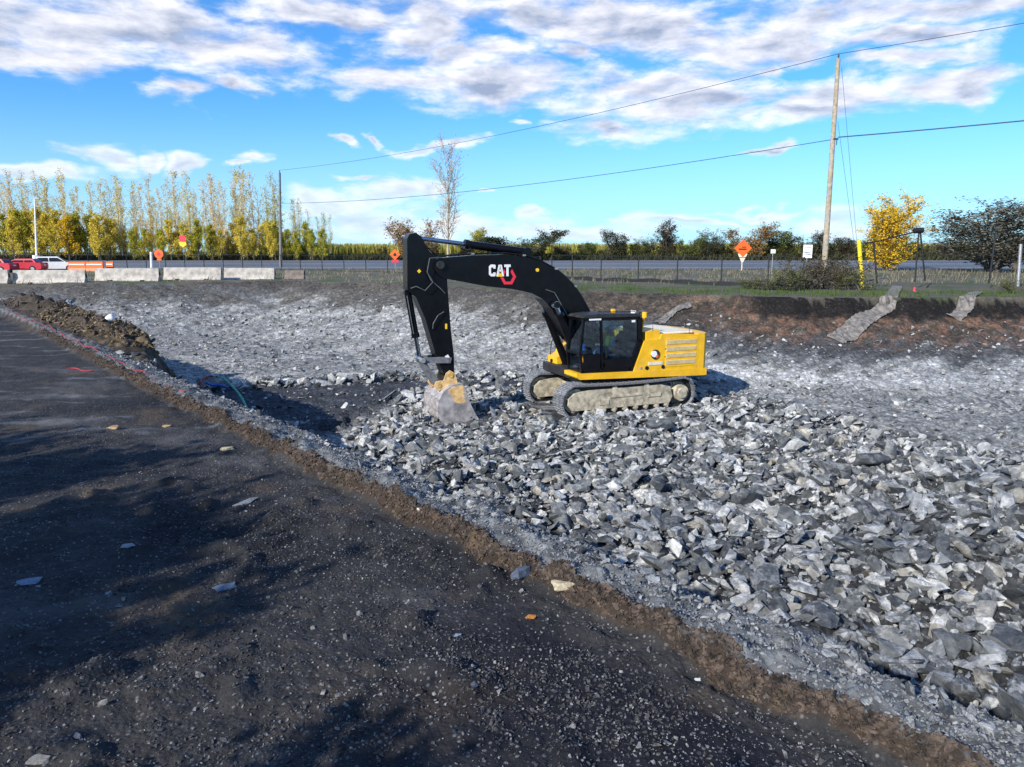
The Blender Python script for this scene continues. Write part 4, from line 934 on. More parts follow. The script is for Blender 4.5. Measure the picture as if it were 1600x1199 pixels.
def plant(name, label, cat, x, y, z, sc, rz, protos, bark, leaf, group=None):
    o = thing(name, label, cat, (x, y, z), rz, group); o.scale = sc if isinstance(sc, tuple) else (sc, sc, sc)
    tr, cr = protos
    for me_, mt, nm in ((tr, bark, 'trunk'), (cr, leaf, 'crown')):
        c_ = bpy.data.objects.new(nm, me_); COL.objects.link(c_); c_.parent = o
        if not me_.materials: me_.materials.append(bark if nm == 'trunk' else leaf)
        c_.material_slots[0].link = 'OBJECT'; c_.material_slots[0].material = mt
    return o
pop = [tree_proto(300+i, 15, 30, 24, .17, lambda t: (1.1-.75*abs(t-.35)*1.2), 1500, .13, .10, 1, lambda t: max(.22, min(1, 1.35-1.5*t)), .14, 6, limb_r=.34) for i in range(6)]
yel = [tree_proto(320+i, 7.5, 22, 42, .30, lambda t: 1.15-.85*t, 3200, .15, .06, 1, lambda t: 1.0, .12, 6) for i in range(4)]
rowx = np.linspace(-8, 520, 66)
for i, px in enumerate(rowx):
    Yd = 137+rng.uniform(-3, 9); pxj = px+rng.uniform(-6, 6); P_ = D(pxj, 400, Yd)
    top = 276+rng.uniform(-4, 40)+(max(0, px-425)*.75)
    if 130 < px < 190: top += 14
    Ht = D(pxj, top, Yd).z-.4
    fam = m_lpale if rng.random() < .5 else m_lyel
    if px > 425: fam = m_lygr
    j = rng.integers(0, 6); s_ = Ht/15
    lab = ('tall thin poplar with pale half-bare crown in the row behind the barriers' if fam is m_lpale else 'tall thin poplar with yellow lower leaves in the row behind the barriers' if fam is m_lyel else 'green-leaved poplar at the right-hand end of the poplar row')
    grp = 'half-bare pale poplars' if fam is m_lpale else 'yellow-leaved poplars' if fam is m_lyel else 'green poplars at the end of the row'
    plant('poplar_tree', lab, 'tree', P_.x, P_.y, .55, (s_*1.0, s_*1.0, s_), rng.uniform(0, 6), pop[j], m_bark, fam, grp)
for i, px in enumerate(np.linspace(8, 500, 46)):
    Yd = 134+rng.uniform(-3, 3); pj = px+rng.uniform(-5, 5); P_ = D(pj, 400, Yd)
    big_ = 1.0 if px < 190 else rng.uniform(.65, .95)
    Ht = {True: rng.uniform(6.5, 8.6), False: rng.uniform(4.6, 7)}[px < 190]
    fam = m_lyel if rng.random() < .6 else m_lygr
    if 50 < px < 110: fam = m_lgold if rng.random() < .3 else m_lyel
    if px > 430: fam = m_lygr
    s_ = Ht/7.5
    plant('small_tree', 'bushy yellow-leaved tree standing under the row of poplars' if fam is not m_lygr else 'bushy yellow-green tree standing under the row of poplars', 'tree', P_.x, P_.y, .5, (s_*.95, s_*.95, s_), rng.uniform(0, 6), yel[i % 4], m_barkd, fam, 'yellow trees under the poplars' if fam is not m_lygr else 'yellow-green trees under the poplars')
shr = [tree_proto(340+i, 4, 24, 34, .34, lambda t: 1.1-.5*t, 5200, .075, .0, 1, lambda t: max(.35, 1.1-.6*t), .10, 6, stems=4, limb_r=.2) for i in range(4)]
# centre: bare tall tree, orange bush, round dark shrub, small tree
bare = tree_proto(360, 16, 46, 30, .20, lambda t: (1.2-.9*abs(t-.5)), 700, .10, .16, 1, lambda t: 1.0, .24, 13, limb_r=.42)
Pb = D(700, 400, 118); Hb = D(700, 240, 118).z-.4
plant('bare_tree', 'tall nearly bare tree standing alone behind the tip of the excavator arm', 'tree', Pb.x, Pb.y, .38, (Hb/16*1.05, Hb/16*1.05, Hb/16), 1, bare, m_wood, m_lorg)
def bush(px, top, Yd, wpx, mat, label, group=None, pr=None, name='shrub', base=None, bark=m_barkd, cat='shrub'):
    P_ = D(px, 400, Yd); zb = float(ROADZ(Yd))-.02 if base is None else base; Ht = D(px, top, Yd).z-zb
    tr = pr or shr[int(px) % 4]; vv = np.array([v.co[:] for v in tr[1].vertices]); wx = np.percentile(vv[:, 0], 96)-np.percentile(vv[:, 0], 4); h0 = np.percentile(vv[:, 2], 99)
    sxy = wpx*Yd/FPX/wx
    if pr is None: sxy = min(sxy, 1.7*Ht/h0)
    return plant(name, label, cat, P_.x, P_.y, zb, (sxy, sxy, Ht/h0), (px*1.7) % 6.28, tr, bark, mat, group)
dense = [tree_proto(370+i, 4, 34, 50, .46, lambda t: 1.2-.8*t, 9000, .08, .03, 1, lambda t: 1.0, .10, 6, stems=2) for i in range(2)]
bush(803, 360, 128, 58, m_ldark, 'dense round dark shrub behind the excavator boom', pr=dense[0], name='round_shrub')
bush(655, 344, 128, 50, m_lorg, 'orange-brown leafy bush behind the top of the excavator arm', name='orange_bush')
bush(750, 358, 138, 22, m_lygr, 'small yellow-green tree beside the white house', name='small_tree', cat='tree')
gold = tree_proto(384, 5.4, 60, 46, .36, lambda t: 1.0-.5*abs(t-.4), 12000, .07, .02, 1, lambda t: 1.0, .13, 7, stems=2)
bush(1402, 306, 86, 74, m_lgold, 'bright yellow tree behind the leaning gate frame', pr=gold, name='golden_tree', base=0, bark=m_barkd, cat='tree')
big_sh = tree_proto(390, 5, 34, 52, .42, lambda t: 1.15-.5*t, 12000, .07, .05, 1, lambda t: 1.0, .14, 8, stems=4)
bush(1543, 318, 82, 140, m_lgrey, 'big dark shrub with sparse whitish leaves at the right edge of the verge', pr=big_sh, name='large_shrub', base=0)
rowb = [(838,384,44),(880,386,40),(925,382,40),(962,362,46),(1000,372,44),(1040,348,66),(1078,372,40),(1104,360,52),(1135,376,40),(1170,352,46),(1205,362,44),(1232,370,40),(1262,364,44),(1325,372,48),(1365,376,48),(1440,378,50),(1480,376,50),(1590,372,60),(1620,365,60),(640,378,40),(680,376,46),(725,378,46),(770,384,50),(600,384,30),(1300,378,40),(1410,380,44)]
rowb += [(820+k*21+(k*37 % 11), 378+(k*53 % 14), 34) for k in range(38)]
for i, (px, tp_, wd) in enumerate(rowb):
    fam = [m_ldark, m_lbrn, m_lgrn, m_ldark][i % 4]
    if px == 1170: fam = m_lorg
    wd *= 1.0
    if 590 < px < 780: fam = m_lbrn
    lab = {m_ldark: 'dark green roadside shrub in the hedge beyond the road', m_lbrn: 'brown half-bare shrub in the hedge beyond the road', m_lgrn: 'mid green shrub in the hedge beyond the road', m_lorg: 'pale orange shrub behind the orange diamond sign'}[fam]
    bush(px, tp_, 136+(i % 3)*2.5, wd*1.25, fam, lab, None if fam is m_lorg else {m_ldark: 'dark hedge shrubs', m_lbrn: 'brown hedge shrubs', m_lgrn: 'green hedge shrubs'}[fam])
# low hedge growth, cornfield and grass as stuff
def blades(name, n, xr, yr, h0, h1, wd, mat, fn, lean=.25, **kw):
    x = rng.uniform(*xr, n); y = rng.uniform(*yr, n); z, k = fn(x, y); kp = rng.random(n) < k; x, y, z = x[kp], y[kp], z[kp]; n = len(x)
    h = rng.uniform(h0, h1, n); a = rng.uniform(0, PI, n); dx, dy = np.cos(a)*wd/2, np.sin(a)*wd/2
    tx, ty = rng.normal(size=n)*lean*h, rng.normal(size=n)*lean*h
    V = np.stack([np.stack([x-dx, y-dy, z-.03], 1), np.stack([x+dx, y+dy, z-.03], 1), np.stack([x+tx+dx*.25, y+ty+dy*.25, z+h], 1), np.stack([x+tx-dx*.25, y+ty-dy*.25, z+h], 1)], 1).reshape(-1, 3)
    return link(name, np_mesh(name, V, np.arange(n*4).reshape(-1, 4)), mat, **kw)
blades('corn_field', 26000, (-60, 150), (150, 172), 2.2, 3.3, .35, m_corn, lambda x, y: (np.full(x.shape, .6), np.ones(x.shape)), .12, kind='stuff', label='yellowing maize field beyond the road', category='crops')
blades('hedge_undergrowth', 24000, (-110, 130), (134, 140), .3, 1.4, .30, m_ldark, lambda x, y: (np.full(x.shape, .6), np.ones(x.shape)), .5, kind='stuff')
def f_verge(x, y):
    z, q = terrain(x, y, True); c_ = fbm(x, y, .5, 3, .5, 44)
    return z, (~q['ins'])*(q['dr'] > .3)*sst(-.5, .4, c_)*(np.abs(x/y) < .8)
blades('verge_grass', 30000, (0, 34), (35, 56), .06, .26, .03, m_grass, lambda x, y: (lambda r: (r[0], r[1]*sst(7.5, 2.5, polydist(x, y, RIM, (0,))[0])))(f_verge(x, y)), .4, kind='stuff')
blades('dry_grass', 26000, (-50, 60), (50, 92), .08, .40, .05, m_dry, lambda x, y: (lambda r: (r[0], r[1]*.8))(f_verge(x, y)), .4, kind='stuff')
# brown brush round the pole foot
brush = [tree_proto(395+i, 1.6, 14, 45, .5, lambda t: 1.1-.4*t, 900, .05, .02, 1, lambda t: 1.0, .035, 6, stems=5, limb_r=.4) for i in range(2)]
for i, (px, tp_, Yd, wd, fam) in enumerate([(1232,415,43,50,m_lgrn),(1262,402,44,60,m_lbrn),(1292,398,45,60,m_lbrn),(1320,404,43,56,m_lbrn),(1345,418,42,46,m_lgrn),(1585,436,39,46,m_lgrn),(1205,432,43,40,m_lgrn),(1180,438,44,36,m_grass)]):
    bush(px, tp_, Yd, wd, fam, ['low green weeds left of the brown brush by the tall utility pole', 'brown dry brush just left of the tall utility pole foot', 'brown dry brush hiding the foot of the tall utility pole', 'brown dry brush between utility pole and yellow post', 'low green weeds at the foot of the yellow post', 'low green bush on the bank at the right edge', 'low green weed clump on the verge right of the fence middle', 'small bright green weed clump on the verge by the fence'][i], None, brush[i % 2], 'brush', base=hz(D(px, 430, Yd).x, Yd)-.05)

# ------------------------------------------------------------------ fences
def chain_fence(name, label, pts, hs, rpost, mesh_sp=.12, rail=True, post_mat=m_fence, bottom=True, group=None):
    root = thing(name, label, 'fence', pts[0], 0, group); o0 = Vector(pts[0])
    pts = [Vector(p_)-o0 for p_ in pts]; tops = [p_+Vector((0, 0, h_)) if not isinstance(h_, Vector) else p_+h_ for p_, h_ in zip(pts, hs)]
    for p_, t_ in zip(pts, tops): MB().cyl(p_-Vector((0, 0, .3)), t_+(t_-p_)*.03, rpost, 8).obj('post', post_mat, root)
    if rail: MB().tube(tops, .022, 5).obj('top_rail', m_fence, root)
    if bottom: MB().tube([p_+Vector((0, 0, .10)) for p_ in pts], .03, 4).obj('bottom_rail', m_fence, root)
    V, F_ = [], []
    def wire(a, b, r=.0035):
        k = len(V); n_ = Vector((0, 0, r)); s_ = Vector((0, r, 0))
        for c_ in (a, b): V.extend([c_+n_, c_-n_*.5+s_, c_-n_*.5-s_])
        for i in range(3): F_.append((k+i, k+(i+1) % 3, k+3+(i+1) % 3, k+3+i))
    for i in range(len(pts)-1):
        a0, a1, b0, b1 = pts[i], tops[i], pts[i+1], tops[i+1]; L = (b0-a0).length; H_ = (a1-a0).length; n = max(2, int(L/mesh_sp)); ku = H_/L
        def pt(u, v): return (a0*(1-u)+b0*u)*(1-v)+(a1*(1-u)+b1*u)*v
        for j in range(-int(n*ku)-1, n):
            for sg in (1, -1):
                u0 = j/n; u1 = u0+ku; v0, v1 = 0.03, 1.0
                if u0 < 0: v0 = -u0/ku; u0 = 0
                if u1 > 1: v1 = (1-u0)/ku if v0 <= .03 else v0+(1-u0)/ku; u1 = 1
                if v1 <= v0 or v1 > 1.02: continue
                if sg == 1: wire(pt(u0, v0), pt(u1, v1))
                else: wire(pt(1-u0, v0), pt(1-u1, v1))
    me = bpy.data.meshes.new('wire_mesh'); me.from_pydata([v[:] for v in V], [], F_); link('wire_mesh', me, m_fence, root, kind='stuff')
    return root
def gpt(px, Yd, py=430):
    P_ = D(px, py, Yd); z = 0.0 if Yd > 70 else hz(P_.x, Yd)
    return (P_.x, Yd, z)
fa = [(862,58.5),(894,57.5),(939,56),(997,54),(1058,52),(1127,50),(1200,48),(1255,46.5)]
cf = chain_fence('chain_link_fence', 'black chain link fence on the grass verge behind the excavator', [gpt(a, b) for a, b in fa], [1.85]*8, .045)
q = MB(); fp = [Vector(gpt(a, b))-Vector(gpt(*fa[0])) for a, b in fa]
for a, b in zip(fp[:-1], fp[1:]):
    k = 6
    for j in range(k):
        p0 = a.lerp(b, j/k); p1 = a.lerp(b, (j+1)/k); h0 = .26+.05*math.sin(3*p0.x); h1 = .26+.05*math.sin(3*p1.x)
        vs = [q.b.verts.new(v) for v in (p0+Vector((0, -.06, -.05)), p1+Vector((0, -.06, -.05)), p1+Vector((0, -.06, h1)), p0+Vector((0, -.06, h0)))]; q.b.faces.new(vs)
so = q.obj('silt_cloth', m_blk2, cf); so.modifiers.new('t', 'SOLIDIFY').thickness = .01
fb_ = [(470+i*34, 86-i*2.2) for i in range(12)]
chain_fence('chain_link_fence', 'black chain link fence running from the barriers to behind the excavator arm', [gpt(a, b) for a, b in fb_], [1.75]*12, .045, .16)
fc_ = [(-10+i*30, 86) for i in range(17)]
chain_fence('chain_link_fence', 'long black chain link fence behind the concrete barriers', [gpt(a, b) for a, b in fc_], [1.8]*17, .045, .16)
# leaning fence panels and frame at the right
fr = thing('leaning_fence', 'leaning black fence posts and raised top rail right of the yellow post', 'fence', gpt(1371, 46, 438))
o0 = Vector(fr.location)
def LP_(px, py, Yd): return D(px, py, Yd)-o0
MB().cyl(LP_(1371, 438, 46)-Vector((0, 0, .2)), LP_(1365, 378, 46), .055, 8).obj('post', m_fence, fr)
MB().cyl(LP_(1446, 434, 46)-Vector((0, 0, .2)), LP_(1438, 362, 46), .05, 8).obj('post', m_fence, fr)
MB().cyl(LP_(1430, 436, 46)-Vector((0, 0, .2)), LP_(1436, 360, 46), .045, 8).obj('post', m_fence, fr)
MB().cyl(LP_(1546, 438, 46)-Vector((0, 0, .2)), LP_(1556, 362, 46), .055, 8).obj('post', m_fence, fr)
MB().tube([LP_(1350, 380, 46), LP_(1365, 379, 46), LP_(1400, 370, 46), LP_(1437, 361, 46)], .045, 6).obj('top_rail', m_fence, fr)
MB().tube([LP_(1428, 361, 46), LP_(1442, 360, 46)], .17, 8).obj('rolled_mesh', m_fence, fr)
MB().tube([LP_(1437, 395, 46), LP_(1405, 403, 46), LP_(1370, 414, 46)], .02, 5).obj('tension_wire', m_fence, fr)
V, F_ = [], []
for i in range(26):
    for (a, b) in ((LP_(1366+i*2.8, 380-i*.7, 46), LP_(1371+i*2.3, 414-i*.72, 46)),):
        k = len(V); V += [a, a+Vector((.008, 0, 0)), b+Vector((.008, 0, 0)), b]; F_.append((k, k+1, k+2, k+3))
for i in range(36):
    a = LP_(1446+i*3, 375+i*.2, 46); b = LP_(1440+i*3, 434, 46); k = len(V); V += [a, a+Vector((.008, 0, 0)), b+Vector((.008, 0, 0)), b]; F_.append((k, k+1, k+2, k+3))
for i in range(10):
    a = LP_(1446, 380+i*6, 46); b = LP_(1550, 380+i*6, 46); k = len(V); V += [a, a+Vector((0, 0, .008)), b+Vector((0, 0, .008)), b]; F_.append((k, k+1, k+2, k+3))
me = bpy.data.meshes.new('wire_mesh'); me.from_pydata([v[:] for v in V], [], F_); link('wire_mesh', me, m_fence, fr, kind='stuff')
def stand(name, label, cat, px, pt_, pb, Yd, r, mat, px2=None):
    a = D(px, pb, Yd); b = D(px2 if px2 is not None else px, pt_, Yd); z = hz(a.x, Yd) if Yd < 70 else float(ROADZ(Yd))
    o = MB().cyl((0, 0, z-a.z-.2), b-a, r, 10).cyl(b-a, b-a+Vector((0, 0, .02)), r*1.15, 10).obj(name, mat); o.location = a; tag(o, label, cat); return o
stand('yellow_post', 'bright yellow leaning post beside the dark fence frame', 'post', 1350, 376, 430, 45.5, .12, m_yellowpost, 1342)
stand('white_post', 'slim white post at the far right edge by the road', 'post', 1592, 382, 437, 47, .09, m_galv, 1595)
stand('marker_post', 'small white marker post standing before the poplars', 'post', 236, 394, 408, 96, .16, m_white)
q = MB().cyl((0, 0, 0), (0, 0, .26), .10, 12, .03).box((0, 0, .01), (.26, .26, .02)); o = q.obj('traffic_cone', m_signred); P_ = D(1430, 440, 42); o.location = (P_.x, 42, hz(P_.x, 42)); tag(o, 'small red cone at the top of the bank below the fence frame', 'cone')
# ------------------------------------------------------------------ concrete barriers
def barrier(px0, px1, Yd, lab, mat=m_conc, h_=.95):
    a = D(px0, 440, Yd).x; b = D(px1, 440, Yd).x; L = b-a; z = hz((a+b)/2, Yd)
    q = MB().prism([(-.30, 0), (-.30, .08), (-.13, .38), (-.09, h_), (.09, h_), (.13, .38), (.30, .08), (.30, 0)], -L/2, L/2, 'x').bevel(.015)
    root = thing('concrete_barrier', lab, 'barrier', ((a+b)/2, Yd, z-.03)); q.obj('barrier_wall', mat, root)
    for x_ in (-L/4, L/4): MB().box((x_, -.30, .04), (.35, .012, .10)).obj('forklift_slot', m_blk2, root)
    MB().box((L/2+.03, 0, .55), (.10, .05, .3)).obj('end_hook', m_dark, root)
barrier(-95, 15, 53, 'grey concrete road barrier cut by the left edge of the frame, in shade', m_conc)
barrier(23, 135, 53.5, 'long pale concrete road barrier in front of the white car')
barrier(151, 250, 56, 'pale concrete road barrier second from left of the lit ones')
barrier(258, 347, 58, 'pale concrete road barrier below the orange roadworks sign')
barrier(352, 430, 59.5, 'pale concrete road barrier left of the shorter dark utility pole')
barrier(446, 476, 60, 'short dark stained concrete block at the end of the barrier row', m_concd, .75)
# ------------------------------------------------------------------ signs
def sign(name, label, px, py, szpx, base_y, Yd, shape, mats, postmat=m_galv, w_=.06, text=None):
    c_ = D(px, py, Yd); s_ = szpx*Yd/FPX/2; zb = (float(ROADZ(Yd)) if Yd > 86 else hz(c_.x, Yd)); zz = c_.z-zb
    root = thing(name, label, 'sign', (c_.x, Yd, zb))
    MB().cyl((0, .05, -.2), (0, .05, zz+s_*.4), w_/2, 8).obj('post', postmat, root)
    if shape == 'diamond': pl_ = [(-s_, zz), (0, zz+s_), (s_, zz), (0, zz-s_)]
    elif shape == 'round': pl_ = arc(0, zz, s_, 0, 337.5, 15)
    else: pl_ = [(-s_*shape, zz-s_), (s_*shape, zz-s_), (s_*shape, zz+s_), (-s_*shape, zz+s_)]
    pn = MB().prism(pl_, -.02, .01).obj('sign_panel', mats[0], root)
    return root, s_, zz, pn
r_, s_, zz, pn = sign('diamond_sign', 'orange diamond roadworks sign beyond the fence right of the excavator', 1161, 388, 27, 400, 88, 'diamond', [m_orange], m_cream, .12)
MB().box((-.05, -.03, zz-.12), (s_*.9, .012, .14)).obj('sign_text_bar', m_blk2, pn); MB().box((.12, -.03, zz+.12), (s_*.5, .012, .10)).obj('sign_text_bar', m_blk2, pn)
MB().prism([(-s_*.55, zz-s_*.62), (s_*.55, zz-s_*.62), (.1, zz-s_*1.6), (-.1, zz-s_*1.6)], .02, .06).obj('sign_stand', m_cream, r_)
r_, s_, zz, pn = sign('roadworks_sign', 'orange sign with black figure beyond the fence left of the arm', 617, 398, 17, 400, 80, 'diamond', [m_orange])
MB().cyl((0, -.025, zz), (0, -.035, zz), s_*.28, 12).obj('sign_symbol', m_blk2, pn); MB().box((0, -.0, zz-s_*1.15), (s_*1.2, .02, s_*.5)).obj('sign_tab', m_signred, r_)
r_, s_, zz, pn = sign('roadworks_sign', 'orange sign with dark symbol above the gap between two barriers', 248, 397, 14, 400, 90, 'round', [m_orange])
MB().cyl((0, -.025, zz), (0, -.035, zz), s_*.38, 12).obj('sign_symbol', m_signred, pn); MB().box((0, -.0, zz-s_*1.2), (s_*1.0, .02, s_*.4)).obj('sign_tab', m_orange, r_)
r_, s_, zz, pn = sign('warning_sign', 'red and yellow road sign before the poplars', 285, 373, 9, 400, 100, 1.0, [m_signred])
MB().prism([(-s_*1.1, zz-s_*1.15), (s_*1.1, zz-s_*1.15), (s_*1.1, zz-s_*2.2), (.0, zz-s_*3.0), (-s_*1.1, zz-s_*2.2)], -.02, .01).obj('lower_panel', m_signyel, r_)
r_, s_, zz, pn = sign('white_sign', 'white rectangular notice left of the tall utility pole', 1262, 393, 20, 400, 60, .7, [m_white])
for k in range(4): MB().box((0, -.027, zz+s_*.55-k*s_*.35), (s_*.9, .012, .03)).obj('sign_text_bar', m_dark, pn)
r_, s_, zz, pn = sign('small_white_sign', 'small white sign on a thin post behind the fence', 1208, 393, 6, 400, 70, 1.2, [m_white])
# ------------------------------------------------------------------ poles and wires
def pole(px_b, px_t, top, Yd, r0, r1, mat, name, label):
    b = D(px_b, 405, Yd); t_ = D(px_t, top, Yd); zb = hz(b.x, Yd) if Yd < 70 else float(ROADZ(Yd))
    root = thing(name, label, 'utility pole', (b.x, Yd, zb)); o_ = Vector((b.x, Yd, zb)); tt_ = t_-o_
    pl_ = MB().tube([Vector((0, 0, -.5)), tt_*.5, tt_], [r0, (r0+r1)/2, r1], 14).obj('pole_shaft', mat, root)
    return root, o_, tt_
pA, oA, tA = pole(1289, 1310, 92, 47, .185, .12, m_wood, 'utility_pole', 'tall weathered wooden utility pole rising from the brush at the right')
MB().cyl(tA, tA+Vector((0, 0, .16)), .035, 8).cyl(tA+Vector((0, 0, .12)), tA+Vector((0, 0, .28)), .06, 10, .04).obj('insulator', m_cable, pA)
MB().box(tA*.66+Vector((.12, -.1, 0)), (.3, .12, .10)).cyl(tA*.66+Vector((.2, -.1, -.35)), tA*.66+Vector((.2, -.1, 0)), .03, 8).obj('cable_bracket', m_cable, pA)
MB().tube([tA*.02+Vector((-.13, -.13, 0)), tA*.66+Vector((-.1, -.1, 0))], .02, 5).obj('ground_wire', m_galv, pA)
pB, oB, tB = pole(438, 437, 270, 100, .20, .14, m_woodd, 'utility_pole', 'shorter dark utility pole in front of the poplar row')
MB().cyl(tB, tB+Vector((0, 0, .3)), .05, 8).obj('insulator', m_dark, pB)
lp = thing('lamp_post', 'thin white lamp post beside the parked cars', 'lamp post', D(57, 416, 84))
lz = Vector(lp.location); tl = D(54, 310, 84)-lz
MB().tube([Vector((0, 0, -.6)), tl], [.11, .07], 8).obj('pole_shaft', m_white, lp); MB().cyl((0, 0, -.4), (0, 0, 1.2), .30, 12).obj('pole_base', m_white, lp); MB().box(tl+Vector((.25, 0, 0)), (.6, .2, .08)).obj('lamp_head', m_galv, lp)
def cable(name, label, a, b, sag, r, mat, n=24):
    a = Vector(a); b = Vector(b); pts = [a.lerp(b, i/n)-Vector((0, 0, sag*4*(i/n)*(1-i/n)))-a for i in range(n+1)]
    o = MB().tube(pts, r, 5).obj(name, mat); o.location = a; tag(o, label, 'cable'); return o
topA = oA+tA+Vector((0, 0, .28)); topB = oB+tB+Vector((0, 0, .3)); lowA = oA+tA*.66+Vector((.15, -.12, 0)); lowB = oB+tB*.68
dirn = (oA-oB); far_r = oA+dirn*.9
cable('power_line', 'thin upper power line between the two utility poles', topA, topB, .9, .018, m_wire)
cable('power_line', 'thin upper power line leaving the tall pole to the right', topA, far_r+Vector((0, 0, 15.3)), .8, .018, m_wire)
cable('telephone_cable', 'thin lower cable between the two utility poles', lowA, lowB, .9, .022, m_cable)
cb_ = cable('telephone_cable', 'thick twisted lower cable leaving the tall pole to the right', lowA+Vector((.1, 0, .1)), far_r+Vector((0, 0, 11.0)), .9, .036, m_cable)
a0 = D(1315, 105, 47.2); cable('guy_wire', 'upper slanting guy wire right of the tall utility pole', a0, D(1341, 405, 50), .0, .010, m_wire, 4)
a0 = D(1309, 190, 47.2); cable('guy_wire', 'lower slanting guy wire right of the tall utility pole', a0, D(1338, 405, 50), .0, .010, m_wire, 4)
# ------------------------------------------------------------------ vehicles
def car(loc, rz, paint, label, suv=True):
    r = thing('parked_car', label, 'car', loc, rz); h_ = 1.62 if suv else 1.42
    body = [(-2.2, .35), (-2.25, .75), (-2.15, 1.0), (-1.0, 1.05), (-.9, 1.05), (1.0, 1.02), (1.9, .92), (2.2, .75), (2.25, .4), (1.85, .28), (-1.8, .28)]
    bd = MB().prism(body, -.9, .9).bevel(.07, 2).obj('body', paint, r)
    back = -2.05 if suv else -1.75
    q = MB(); lo = [(back, 1.02), (1.15, 1.02)]; up = [(back+.35, h_), (.35, h_)]
    vs = [q.b.verts.new(v) for v in ((back, -.86, 1.0), (1.15, -.86, 1.0), (1.15, .86, 1.0), (back, .86, 1.0), (back+.4, -.66, h_), (.3, -.66, h_), (.3, .66, h_), (back+.4, .66, h_))]
    for f in ((0, 1, 5, 4), (1, 2, 6, 5), (2, 3, 7, 6), (3, 0, 4, 7), (4, 5, 6, 7), (0, 3, 2, 1)): q.b.faces.new([vs[i] for i in f])
    q.bevel(.06, 2).obj('cabin', paint, r)
    for sy in (-1, 1):
        q = MB(); y0 = .865*sy; y1 = .71*sy
        for xa, xb, xc, xd in ((back+.25, -.55, -.6, back+.5), (-.48, .98, .32, -.5)):
            vs = [q.b.verts.new(v) for v in ((xa, y0, 1.07), (xb, y0, 1.07), (xc, y1, h_-.12), (xd, y1, h_-.12))]; q.b.faces.new(vs)
        q.obj('side_window', m_cglass, r)
    for sx, xa, xb in ((1, 1.13, .42), (-1, back+.0, back+.33)):
        q = MB(); vs = [q.b.verts.new(v) for v in ((xa+.03*sx, -.72, 1.08), (xa+.03*sx, .72, 1.08), (xb+.03*sx, .58, h_-.10), (xb+.03*sx, -.58, h_-.10))]; q.b.faces.new(vs)
        q.obj('windscreen' if sx > 0 else 'rear_window', m_cglass, r)
    for x_ in (-1.35, 1.4):
        for y_ in (-.82, .82):
            w_ = MB().cyl((x_, y_-.11, .34), (x_, y_+.11, .34), .34, 20).bevel(.03).obj('wheel', m_tyre, r)
            MB().cyl((x_, y_-.12, .34), (x_, y_+.12, .34), .20, 14).obj('rim', m_galv, w_)
    for y_ in (-.68, .68):
        MB().box((2.2, y_, .72), (.08, .36, .14)).obj('headlight', m_cream, r); MB().box((-2.22, y_, .85), (.06, .28, .26)).obj('tail_light', m_tailred, r)
    MB().box((-2.25, 0, .75), (.05, .5, .12)).obj('number_plate', m_white, r)
    return r
car((D(83, 416, 84).x, 84.5, 0), math.radians(24), m_white, 'white car parked behind the concrete barriers')
car((D(30, 416, 80).x, 80.5, 0), math.radians(190), m_red, 'red car parked just left of the white lamp post', False)
car((D(-18, 416, 77).x, 77.5, 0), math.radians(185), m_red, 'red car at the left edge of the frame', False)
# orange plastic barriers beside the white car
def drumrail(px, Yd, L, label):
    P_ = D(px, 416, Yd); r = thing('plastic_barrier', label, 'barrier', (P_.x, Yd, 0))
    MB().prism([(-.25, 0), (-.10, .35), (-.08, 1.05), (.08, 1.05), (.10, .35), (.25, 0)], -L/2, L/2, 'x').bevel(.03).obj('barrier_shell', m_orange, r)
    MB().box((0, -.12, .75), (L*.9, .03, .12)).obj('reflective_band', m_white, r)
drumrail(121, 84, 1.9, 'orange plastic barrier just right of the white car'); drumrail(148, 84, 1.9, 'orange plastic barrier further right of the white car'); drumrail(172, 85, .8, 'short orange plastic barrier before the fence')
# ------------------------------------------------------------------ white house far behind
P_ = D(776, 395, 210); hs = thing('white_house', 'small white gabled house far behind the excavator boom', 'house', (P_.x, 210, .6))
MB().box((0, 0, 1.6), (5.6, 7, 3.4)).prism([(-2.8, 3.3), (0, 5.0), (2.8, 3.3)], -3.4, 3.4).obj('wall', m_siding, hs)
MB().prism([(-3.1, 3.2), (0, 5.15), (3.1, 3.2), (3.1, 3.35), (0, 5.35), (-3.1, 3.35)], -3.7, 3.7).obj('roof', m_roof, hs)
for x_ in (-1.4, 1.4):
    wn = MB().box((x_, -3.53, 2.2), (1.0, .06, 1.1)).obj('window', m_cglass, hs); MB().box((x_, -3.57, 2.2), (.06, .04, 1.1)).box((x_, -3.57, 1.62), (1.2, .05, .07)).obj('window_frame', m_white, wn)
MB().box((0, -3.53, 1.0), (.9, .06, 2.0)).obj('door', m_woodd, hs)
